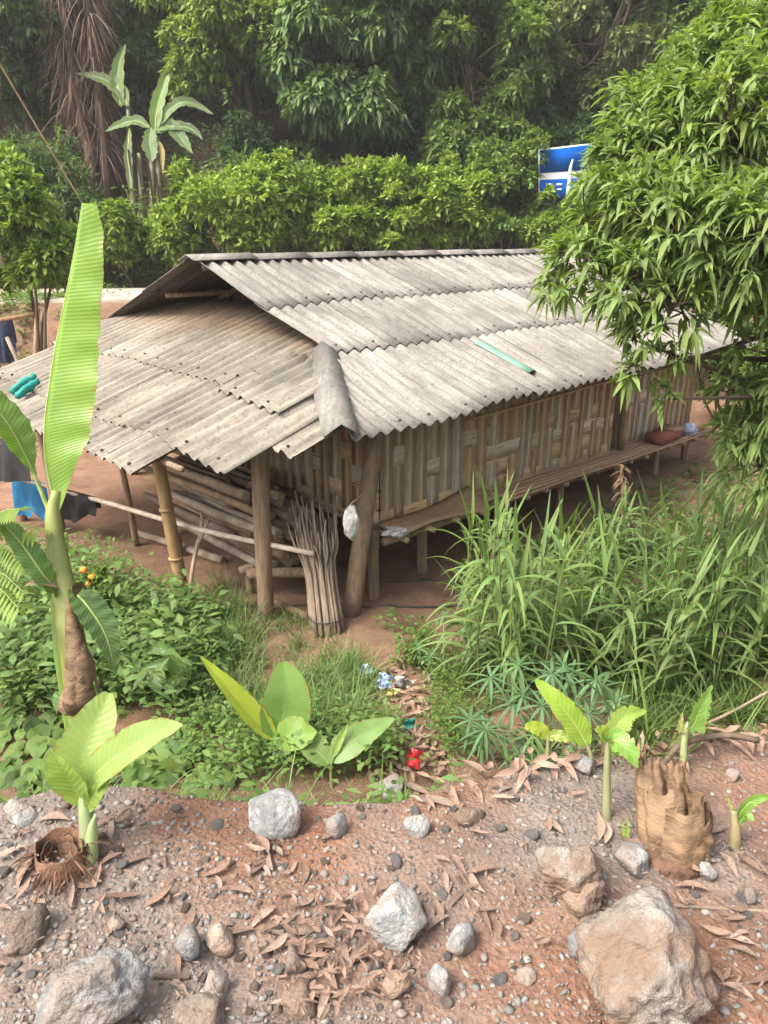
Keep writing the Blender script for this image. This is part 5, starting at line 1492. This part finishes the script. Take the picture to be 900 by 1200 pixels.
# rotten fibrous stump on the left
def rotten():
    g = ground_at(74, 1010); g[2] = tz(*g[:2]); rng = np.random.default_rng(5)
    t = thing('rotten_stump', g, 'hollow brown fibrous stump beside the pale banana sprout', 'stump')
    for k, r in enumerate((.068, .054, .040, .027, .014)):
        th = np.linspace(0, 5.9, 26) + k * 1.3
        c = np.stack([g[0] + np.cos(th) * r * (1 + .08 * np.sin(th * 3 + k)), g[1] + np.sin(th) * r, np.full(26, g[2] + .055 - .012 * k) + rng.normal(size=26) * .004], -1)
        lo = c - UP * .09; lo[:, :2] = g[:2] + (lo[:, :2] - g[:2]) * 1.15
        V = np.vstack([c, lo, c * 1.0 + np.array([0, 0, .002]) + (g - c) * np.array([.07, .07, 0]), lo + (g - lo) * np.array([.07, .07, 0])])
        F = [(i, i + 1, 27 + i, 26 + i) for i in range(25)] + [(52 + i, 78 + i, 79 + i, 53 + i) for i in range(25)] + [(i, 52 + i, 53 + i, i + 1) for i in range(25)]
        part('ring', V, np.array(F), M['fibre'], t)
    n = 160; a = rng.uniform(0, 6.28, n)
    rt = g + np.stack([np.cos(a) * .072, np.sin(a) * .072, rng.uniform(0, .055, n)], -1)
    V, F, c = blades(rt, np.stack([np.cos(a), np.sin(a), rng.uniform(-1.2, .3, n)], -1), rng.uniform(.03, .09, n), .006, .5, 3, 'grass', rng.uniform(-1, 1, n)); part('fibres', V, F, M['fibre'], t, False)
rotten()
# banana clump on the slope behind the road
def far_banana():
    Y = 24.2; x = xat(172, Y); z = tz(x, Y); g = np.array([x, Y, z]); d = depth_of(g)
    t = thing('banana_clump', g, 'banana clump with ragged leaves on the slope beyond the road', 'banana plant')
    for k, (a, b) in enumerate((((155, 240), (150, 120)), ((176, 245), (178, 150)), ((186, 240), (184, 160)), ((165, 240), (163, 180)))):
        q = P(*a, d); q[2] = min(q[2], tz(q[0], q[1]) - .1); stem(t, [q, P(*b, d)], [.14, .10, .07], (.13, .12, .06), k)
    def lf(pts, w, tint=(.14, .21, .10), s=0): banana_leaf(t, [P(a, b, d - .1) for a, b in pts], w * d / FPX, FC, .35, .35, 20, 3, tint, .03, .3, seed=s, rib=.025)
    lf([(150, 125), (140, 105), (118, 92), (90, 86)], 10, s=1); lf([(142, 125), (138, 100), (140, 75), (147, 52)], 10, (.10, .19, .04), 2)
    lf([(182, 155), (184, 130), (192, 100), (200, 74)], 10, (.13, .24, .04), 3); lf([(182, 150), (200, 128), (220, 120), (250, 134)], 9, s=4)
    lf([(178, 150), (176, 165), (178, 180), (178, 190)], 11, s=5); lf([(182, 152), (200, 148), (214, 165), (226, 180)], 10, s=6)
    lf([(176, 150), (160, 142), (142, 146), (124, 154)], 8, s=7); lf([(184, 156), (205, 148), (225, 152), (238, 164)], 7, (.08, .13, .07), 8)
    lf([(152, 150), (150, 180), (152, 205), (154, 232)], 6, (.12, .15, .09), 9); lf([(186, 165), (190, 180), (191, 205)], 4, (.34, .17, .04), 10)
    for k, px in enumerate((150, 160, 172, 180, 192)):
        V, F, c = blades(np.array([P(px, 175 + 6 * k, d - .15)]), np.array([[.1, -.2, -.6]]), 1.5, .16, .5, 5, 'grass', .5, .4); part('dry_leaf', V, F, M['dry_strip'], t, False)
far_banana()

# ------------------------------------------------------------------ stones on the bank
def rock(px, py, wpx, hpx, mat, label, seed, sub=4, sink=.25, flat=.75, cuts=12, rough=.07, group=None, cat='rock', deep=None, tilt=None):
    """an angular stone: a sphere cut by random planes; px, py = its middle in the picture"""
    rng = np.random.default_rng(seed)
    g = ground_at(px, py + hpx * .3); d = depth_of(g)
    rx = wpx / FPX * d / 2; rz = hpx / FPX * d / 2 / .86
    D, F = ICO[sub]
    nn = rdirs(cuts, rng); of = rng.uniform(.5, .82, cuts)
    r = np.ones(len(D))
    for k in range(cuts):
        dp = D @ nn[k]; r = np.minimum(r, np.where(dp > .05, of[k] / np.maximum(dp, .05), 9))
    V = D * (r * (1 + rough * n3(D, 3.1, seed) + rough * .6 * n3(D, 8.0, seed + 1) + rough * .3 * n3(D, 19, seed + 2)))[:, None]
    V = V / np.abs(V).max(0)
    V = V * np.array([rx, (deep or (rx + rz) / 2), rz])
    if tilt: 
        c_, s_ = math.cos(tilt), math.sin(tilt); V = V @ np.array([[c_, 0, -s_], [0, 1, 0], [s_, 0, c_]])
    g[2] = tz(g[0], g[1])
    V = V + np.array([g[0], g[1], g[2] + rz * (1 - 2 * sink)])
    return solo('rock' if cat == 'rock' else 'stone', V, F, M[mat], label, cat, group, False)
rock(735, 1122, 178, 138, 'rock_pale', 'largest boulder, pale limestone stained with red earth', 7, 5, .24, cuts=18, rough=.17, deep=.17)
rock(682, 1098, 46, 52, 'rock_grey', 'grey stone wedged against the side of the largest boulder', 31, 4, .3, deep=.06)
rock(668, 1018, 86, 66, 'rock_pale', 'pale pinkish rock next to the largest boulder', 12, 5, .2, cuts=14, rough=.12)
rock(686, 1046, 56, 44, 'rock_brown', 'rounded earth-covered lump between the pale rock and the boulder', 13, 4, .25, cuts=5, rough=.1)
rock(110, 1160, 130, 92, 'rock_grey', 'large grey rock with white veins on the gravel', 14, 5, .22, cuts=18, rough=.11, deep=.09)
rock(320, 953, 70, 50, 'rock_grey', 'smooth rounded grey boulder on the crest of the bank', 15, 4, .22, cuts=4, rough=.03)
rock(396, 965, 29, 28, 'rock_grey', 'small grey stone right beside the smooth rounded boulder', 16, 3, .3)
rock(460, 1074, 82, 58, 'rock_grey', 'pale grey angular rock in the middle of the dry leaves', 17, 4, .25, cuts=14, rough=.09)
rock(460, 917, 34, 26, 'rock_grey', 'speckled grey stone on the crest near the red plastic', 18, 3, .3)
rock(487, 969, 34, 26, 'rock_grey', 'blue grey stone on the gravel', 19, 3, .3)
rock(541, 1098, 42, 36, 'rock_grey', 'small angular grey stone with a white chip', 20, 3, .28)
rock(517, 1145, 34, 34, 'rock_grey', 'pointed grey stone on bare red soil', 21, 3, .28)
rock(740, 1006, 52, 34, 'rock_grey', 'elongated dark grey stone at the foot of the cut stump', 22, 4, .28, tilt=.6)
rock(220, 1103, 34, 40, 'rock_grey', 'grey stone touching a paler one on the gravel', 23, 3, .25)
rock(257, 1102, 38, 34, 'rock_pale', 'pale veined stone touching a grey one on the gravel', 24, 3, .25)
rock(255, 1152, 36, 36, 'rock_grey', 'small grey cobble below the touching pair', 25, 3, .28)
rock(352, 1168, 46, 38, 'rock_brown', 'brownish gravel lump near the dry leaves', 26, 3, .46, rough=.12)
rock(345, 1118, 38, 36, 'rock_brown', 'rounded earthy lump between fallen leaves', 27, 3, .46, rough=.1)
rock(35, 1078, 44, 62, 'rock_brown', 'dull brown rock half buried at the edge of the gravel', 28, 3, .42)
rock(25, 950, 44, 34, 'rock_grey', 'dark stone on the crest below the vine leaves', 29, 3, .35)
rock(240, 1185, 70, 44, 'rock_brown', 'reddish flat stone half buried in the gravel', 30, 4, .4)
rock(465, 1152, 34, 28, 'rock_pale', 'pinkish white stone beside the red soil', 33, 3, .3)
rock(550, 952, 40, 26, 'rock_brown', 'flat brown stone behind the blue grey stone', 34, 3, .35)
rock(616, 1142, 26, 18, 'rock_pale', 'small cream stone left of the largest boulder', 35, 3, .3)
rock(684, 895, 26, 22, 'rock_grey', 'blue grey stone by the tiny banana sprout', 36, 3, .3)
rock(860, 907, 18, 15, 'rock_pale', 'white pebble on the loose red soil', 37, 3, .3)
rock(20, 1110, 30, 18, 'rock_brown', 'pinkish brown stone above the large veined rock', 38, 3, .3)
rock(135, 1080, 26, 17, 'rock_pale', 'cream stone above the large veined rock', 39, 3, .3)
rock(828, 1020, 20, 20, 'rock_grey', 'dark pebble right of the cut stump', 40, 3, .3)
rock(878, 1048, 14, 22, 'rock_grey', 'narrow grey stone near the dry twigs', 41, 3, .3)
# many small stones, in three looks
r9 = np.random.default_rng(91)
smeshes = {}
for m_ in ('rock_grey', 'rock_pale', 'rock_brown'):
    smeshes[m_] = []
    for k in range(7):
        D, F = ICO[2]
        nn = rdirs(8, r9); of = r9.uniform(.55, .9, 8); r = np.ones(len(D))
        for q in range(8):
            dp = D @ nn[q]; r = np.minimum(r, np.where(dp > .05, of[q] / np.maximum(dp, .05), 9))
        V = D * (r * (1 + .08 * n3(D, 4, k * 3)))[:, None] * np.array([1, r9.uniform(.65, 1), r9.uniform(.5, .8)])
        smeshes[m_].append(mesh_np('stone', V, F, M[m_], False))
slab = {'rock_grey': 'small angular grey stone lying on the gravel bank', 'rock_pale': 'small pale stone lying on the gravel bank', 'rock_brown': 'small earthy brown stone lying on the gravel bank'}
pp = scatter_px([(0, 945), (450, 930), (640, 905), (900, 860), (900, 1210), (0, 1210)], 250, r9)
big_px = [(757, 1118, 100), (668, 1018, 50), (110, 1160, 70), (320, 953, 40), (460, 1074, 45), (790, 960, 55), (74, 1000, 45), (686, 1046, 35)]
cntp = 0
for px, py in pp:
    if any((px - a) ** 2 + ((py - b) * 1.3) ** 2 < c * c for a, b, c in big_px): continue
    if px > 560 and r9.random() < .4: continue
    g = ground_at(px, py); d = depth_of(g)
    s = (3.5 + 8.5 * r9.random() ** 2.2) / FPX * d
    m_ = ('rock_grey', 'rock_grey', 'rock_grey', 'rock_pale', 'rock_brown')[int(r9.integers(5))]
    o = add('stone', smeshes[m_][int(r9.integers(7))], None, (g[0], g[1], tz(g[0], g[1]) + s * .08), tuple(r9.uniform(-.5, .5, 2)) + (r9.uniform(0, 6.28),), (s, s, s))
    tagit(o, slab[m_], 'stone', 'small ' + m_[5:] + ' stones on the bank')
# gravel too small to count
def gravel(n, s0, s1, seed, dens):
    rng = np.random.default_rng(seed)
    pt = scatter_px([(-420, 930), (0, 925), (450, 915), (640, 890), (920, 835), (1500, 780), (1700, 1230), (-500, 1230)], n, rng)
    q = ground_many(pt, 6)
    k = dens(q[:, 0], q[:, 1], rng.random(n)); q = q[k]; n = len(q)
    D, F = ICO[1]
    Dj = D[None] * (1 + .8 * (rng.random((n, len(D), 1)) - .5)) * (np.array([1, 1, .65]) * rng.uniform(.4, 1.4, (n, 1, 3)))
    s = s0 + (s1 - s0) * rng.random((n, 1, 1)) ** 3
    a = rng.uniform(0, 6.28, n); c_, s_ = np.cos(a), np.sin(a)
    R = np.zeros((n, 3, 3)); R[:, 0, 0] = c_; R[:, 0, 1] = -s_; R[:, 1, 0] = s_; R[:, 1, 1] = c_; R[:, 2, 2] = 1
    V = np.einsum('nij,nvj->nvi', R, Dj * s) + q[:, None] + np.array([0, 0, 1.0]) * s * .05
    FF = (F[None] + (np.arange(n) * len(D))[:, None, None]).reshape(-1, 3)
    pal = np.array([[.18, .17, .16], [.17, .14, .12], [.19, .13, .10], [.20, .18, .163], [.135, .13, .125], [.17, .15, .135]])
    col = pal[rng.integers(0, 6, n)] * rng.uniform(.75, 1.25, (n, 1))
    return V.reshape(-1, 3), FF, np.repeat(col, len(D), 0)
A = gravel(21000, .002, .011, 95, lambda x, y, r: r < np.clip(.85 - .30 * x - .0 + .5 * fbm(x * 2, y * 2), .2, 1))
B = gravel(11000, .0012, .004, 96, lambda x, y, r: r < .9)
m, t_, b_, o_ = newmat('gravel'); a_ = N(t_, 'ShaderNodeVertexColor', layer_name='tint'); t_.links.new(a_.outputs[0], b_.inputs['Base Color']); b_.inputs['Roughness'].default_value = .9
o = add('gravel', mesh_np('gravel', np.vstack([A[0], B[0]]), np.vstack([A[1], B[1] + len(A[0])]), m, False, np.vstack([A[2], B[2]])))
tagit(o, 'loose gravel and soil crumbs covering the bank', 'gravel', None, 'stuff')
# fallen dry leaves
lms = []
for k in range(6):
    rng = np.random.default_rng(700 + k)
    n_ = 8; tt = np.linspace(0, 1, n_ + 1); wv = np.clip(np.sin(np.pi * tt ** .8), .04, 1) * .13
    cu = rng.uniform(-.5, .6); ro = rng.uniform(.2, .9); tw = rng.uniform(-.6, .6)
    V = []
    for t_, w_ in zip(tt, wv):
        cx = t_ - .5; cz = cu * (t_ - .5) ** 2; yb = .12 * math.sin(t_ * 3 + k)
        for s in (-1, 0, 1):
            an = tw * (t_ - .5)
            V.append((cx, yb + s * w_ * math.cos(an), cz + abs(s) * w_ * ro + s * w_ * math.sin(an)))
    F = [(i * 3 + j, i * 3 + j + 1, i * 3 + j + 4, i * 3 + j + 3) for i in range(n_) for j in range(2)]
    lms.append(mesh_np('dry_leaf', np.array(V), np.array(F), M['dry_leaf'], True))
def dry_leaf(px, py, lpx, rz_, k, label, grp):
    g = ground_at(px, py); d = depth_of(g); s = lpx / FPX * d
    tilt = (random.uniform(-.25, .25), random.uniform(-.2, .2), rz_)
    o = add('fallen_leaf', lms[k % 6], None, (g[0], g[1], tz(g[0], g[1]) + .012), tilt, (s, s, s)); tagit(o, label, 'leaf', grp)
dl = 'dry curled brown leaf fallen on the gravel bank'
rl_ = np.random.default_rng(97)
cl = [(390, 1130, 80, 55, 30), (120, 1050, 90, 30, 18), (300, 1010, 90, 40, 14), (330, 1100, 60, 60, 16), (540, 1050, 70, 50, 14), (830, 1060, 70, 60, 22), (860, 1150, 40, 50, 10), (150, 1000, 60, 50, 10), (430, 1080, 200, 70, 26), (700, 960, 150, 50, 14), (520, 930, 90, 20, 22), (820, 900, 60, 25, 6), (60, 1010, 60, 40, 12), (250, 1170, 200, 30, 12)]
k = 0
for cx, cy, sx, sy_, n in cl:
    for _ in range(n):
        px, py = cx + rl_.normal() * sx * .55, cy + rl_.normal() * sy_ * .55
        if py < 925 or not (-5 < px < 905) or py > 1205 or any((px - a) ** 2 + ((py - b) * 1.2) ** 2 < (c * .8) ** 2 for a, b, c in big_px): continue
        dry_leaf(px, py, rl_.uniform(14, 42), rl_.normal() * .7 + cx * .01, k, dl, 'fallen dry leaves on the bank'); k += 1
# leaf litter behind the crest
def litter(poly, n, L, seed, name, label):
    rng = np.random.default_rng(seed); q = ground_many(scatter_px(poly, n, rng), 40)
    a = rng.uniform(0, 6.28, n)
    V, F, c = blades(q + np.stack([np.zeros(n), np.zeros(n), rng.uniform(.005, .05, n)], -1), np.stack([np.cos(a), np.sin(a), rng.normal(size=n) * .3], -1), L * rng.uniform(.5, 1.2, n), L * .26, .1, 3, 'lance', rng.uniform(-.8, .8, n), .4)
    o = add(name, mesh_np(name, V, F, M['dry_leaf'], False)); tagit(o, label, 'leaf litter', None, 'stuff')
litter([(400, 790), (470, 780), (530, 830), (520, 920), (430, 920), (400, 850)], 420, .13, 98, 'leaf_litter', 'dry leaf litter around the rubbish behind the crest')
litter([(500, 905), (560, 890), (900, 845), (900, 880), (560, 930)], 130, .09, 99, 'crest_litter', 'dry leaf scraps along the crest of the bank')
litter([(-100, 940), (450, 928), (640, 905), (1000, 850), (1000, 1215), (-100, 1215)], 1100, .022, 103, 'leaf_scraps', 'broken scraps of dry leaf scattered over the bank')
litter([(330, 1080), (440, 1060), (480, 1180), (330, 1200)], 130, .045, 104, 'leaf_drift', 'drift of small broken leaves between the stones')
# rubbish
def scrap(px, py, wpx, hpx, mat, label, seed, cat='wrapper', lift=.03):
    g = ground_at(px, py); d = depth_of(g); rng = np.random.default_rng(seed); g[2] = tz(*g[:2]) + lift
    w_, h_ = wpx / FPX * d, hpx / FPX * d
    nx = 6; V = []
    nr = nrm(np.array([rng.normal() * .2, -.9, .6])); ex = nrm(np.cross([0, .3, 1], nr)); ey = np.cross(nr, ex); a = rng.uniform(-.6, .6)
    ex, ey = ex * math.cos(a) + ey * math.sin(a), ey * math.cos(a) - ex * math.sin(a)
    for i in range(nx + 1):
        for j in range(nx + 1):
            V.append(g + ex * w_ * (i / nx - .5) + ey * h_ * (j / nx) + nr * .38 * w_ * float(vnoise(i * .8 + seed, j * .8)) + ex * .2 * w_ * float(vnoise(i * .9 + 7, j * .9 + seed)) + ey * .2 * w_ * float(vnoise(i * .9 + seed, j * .9 + 5)))
    V = np.array(V); k = nx + 1
    F = np.array([(i * k + j, i * k + j + 1, (i + 1) * k + j + 1, (i + 1) * k + j) for i in range(nx) for j in range(nx)])
    solo('wrapper', np.vstack([V, V - nr * .004]), np.vstack([F, F[:, ::-1] + len(V)]), M[mat], label, cat)
scrap(433, 796, 13, 14, 'blue_pack', 'pale blue and white wrapper on the soil, apart from the others', 1)
scrap(450, 810, 17, 16, 'blue_pack', 'bright blue and white wrapper in the middle of the rubbish', 2)
scrap(473, 808, 20, 9, 'white_cloth', 'white wrapper strip lying beside the blue one', 3)
scrap(461, 818, 14, 7, 'yellow_pack', 'small yellow wrapper below the blue one', 4)
scrap(482, 860, 15, 13, 'teal_cloth', 'teal plastic scrap among the dry leaf litter', 5)
scrap(484, 905, 16, 22, 'red_plastic', 'crumpled red plastic bag at the crest of the bank', 6, 'bag')
scrap(428, 880, 14, 9, 'teal_cloth', 'green plastic scrap beneath the spreading banana leaf', 7)
def twig(pts, r, label, m='stick', name='twig', d=None):
    g = ground_at(*pts[0]); dd = d or depth_of(g)
    c = []
    for a, b, *o in pts:
        q = P(a, b, dd + (o[0] if o else 0)); q[2] = max(q[2], tz(q[0], q[1]) + r * .5); c.append(q)
    solo(name, *tube(c, r, 6, 18, .08), M[m], label, 'twig')
twig([(522, 812), (524, 838), (515, 860), (500, 870)], .008, 'pale curved twig standing out of the rubbish', 'pale_bamboo')
twig([(470, 905), (440, 862, .3), (412, 840, .6), (395, 825, .8)], .006, 'thin brown twig slanting across the rubbish')
twig([(800, 860, 0), (850, 838, .0), (905, 808, .05)], .011, 'bare grey stick lying on the crest near the reeds')
twig([(770, 905, 0), (800, 872, .02), (850, 862, .05), (890, 868, .0)], .010, 'dark bent branch lying behind the cut stump', 'bark')
twig([(830, 862, 0), (860, 880, -.05), (872, 898, -.1)], .006, 'short forked branch tip on the loose red soil', 'bark')
twig([(180, 1145), (200, 1158), (225, 1163)], .006, 'short dark twig beside the large veined rock', 'bark')
twig([(760, 1060), (830, 1068), (905, 1085)], .005, 'thin straight twig behind the largest boulder')
twig([(815, 985), (824, 1000), (830, 1015)], .008, 'pale dry shoot beside the dark pebble', 'sheath')

# ------------------------------------------------------------------ thin milky air over the whole place
V, F = box((0, 43, 8.5), (60, 0, 0), (0, 49, 0), (0, 0, 12.5))
m, t_, b_, o_ = newmat('haze_air')
t_.nodes.remove(b_)
pv = t_.nodes.new('ShaderNodeVolumePrincipled')
pv.inputs['Color'].default_value = (.93, .94, .95, 1)
pv.inputs['Density'].default_value = .0010
pv.inputs['Anisotropy'].default_value = .2
t_.links.new(pv.outputs[0], o_.inputs['Volume'])
o = add('haze', mesh_np('haze', V, F, m, False)); tagit(o, 'thin milky haze in the air', 'haze', None, 'stuff')
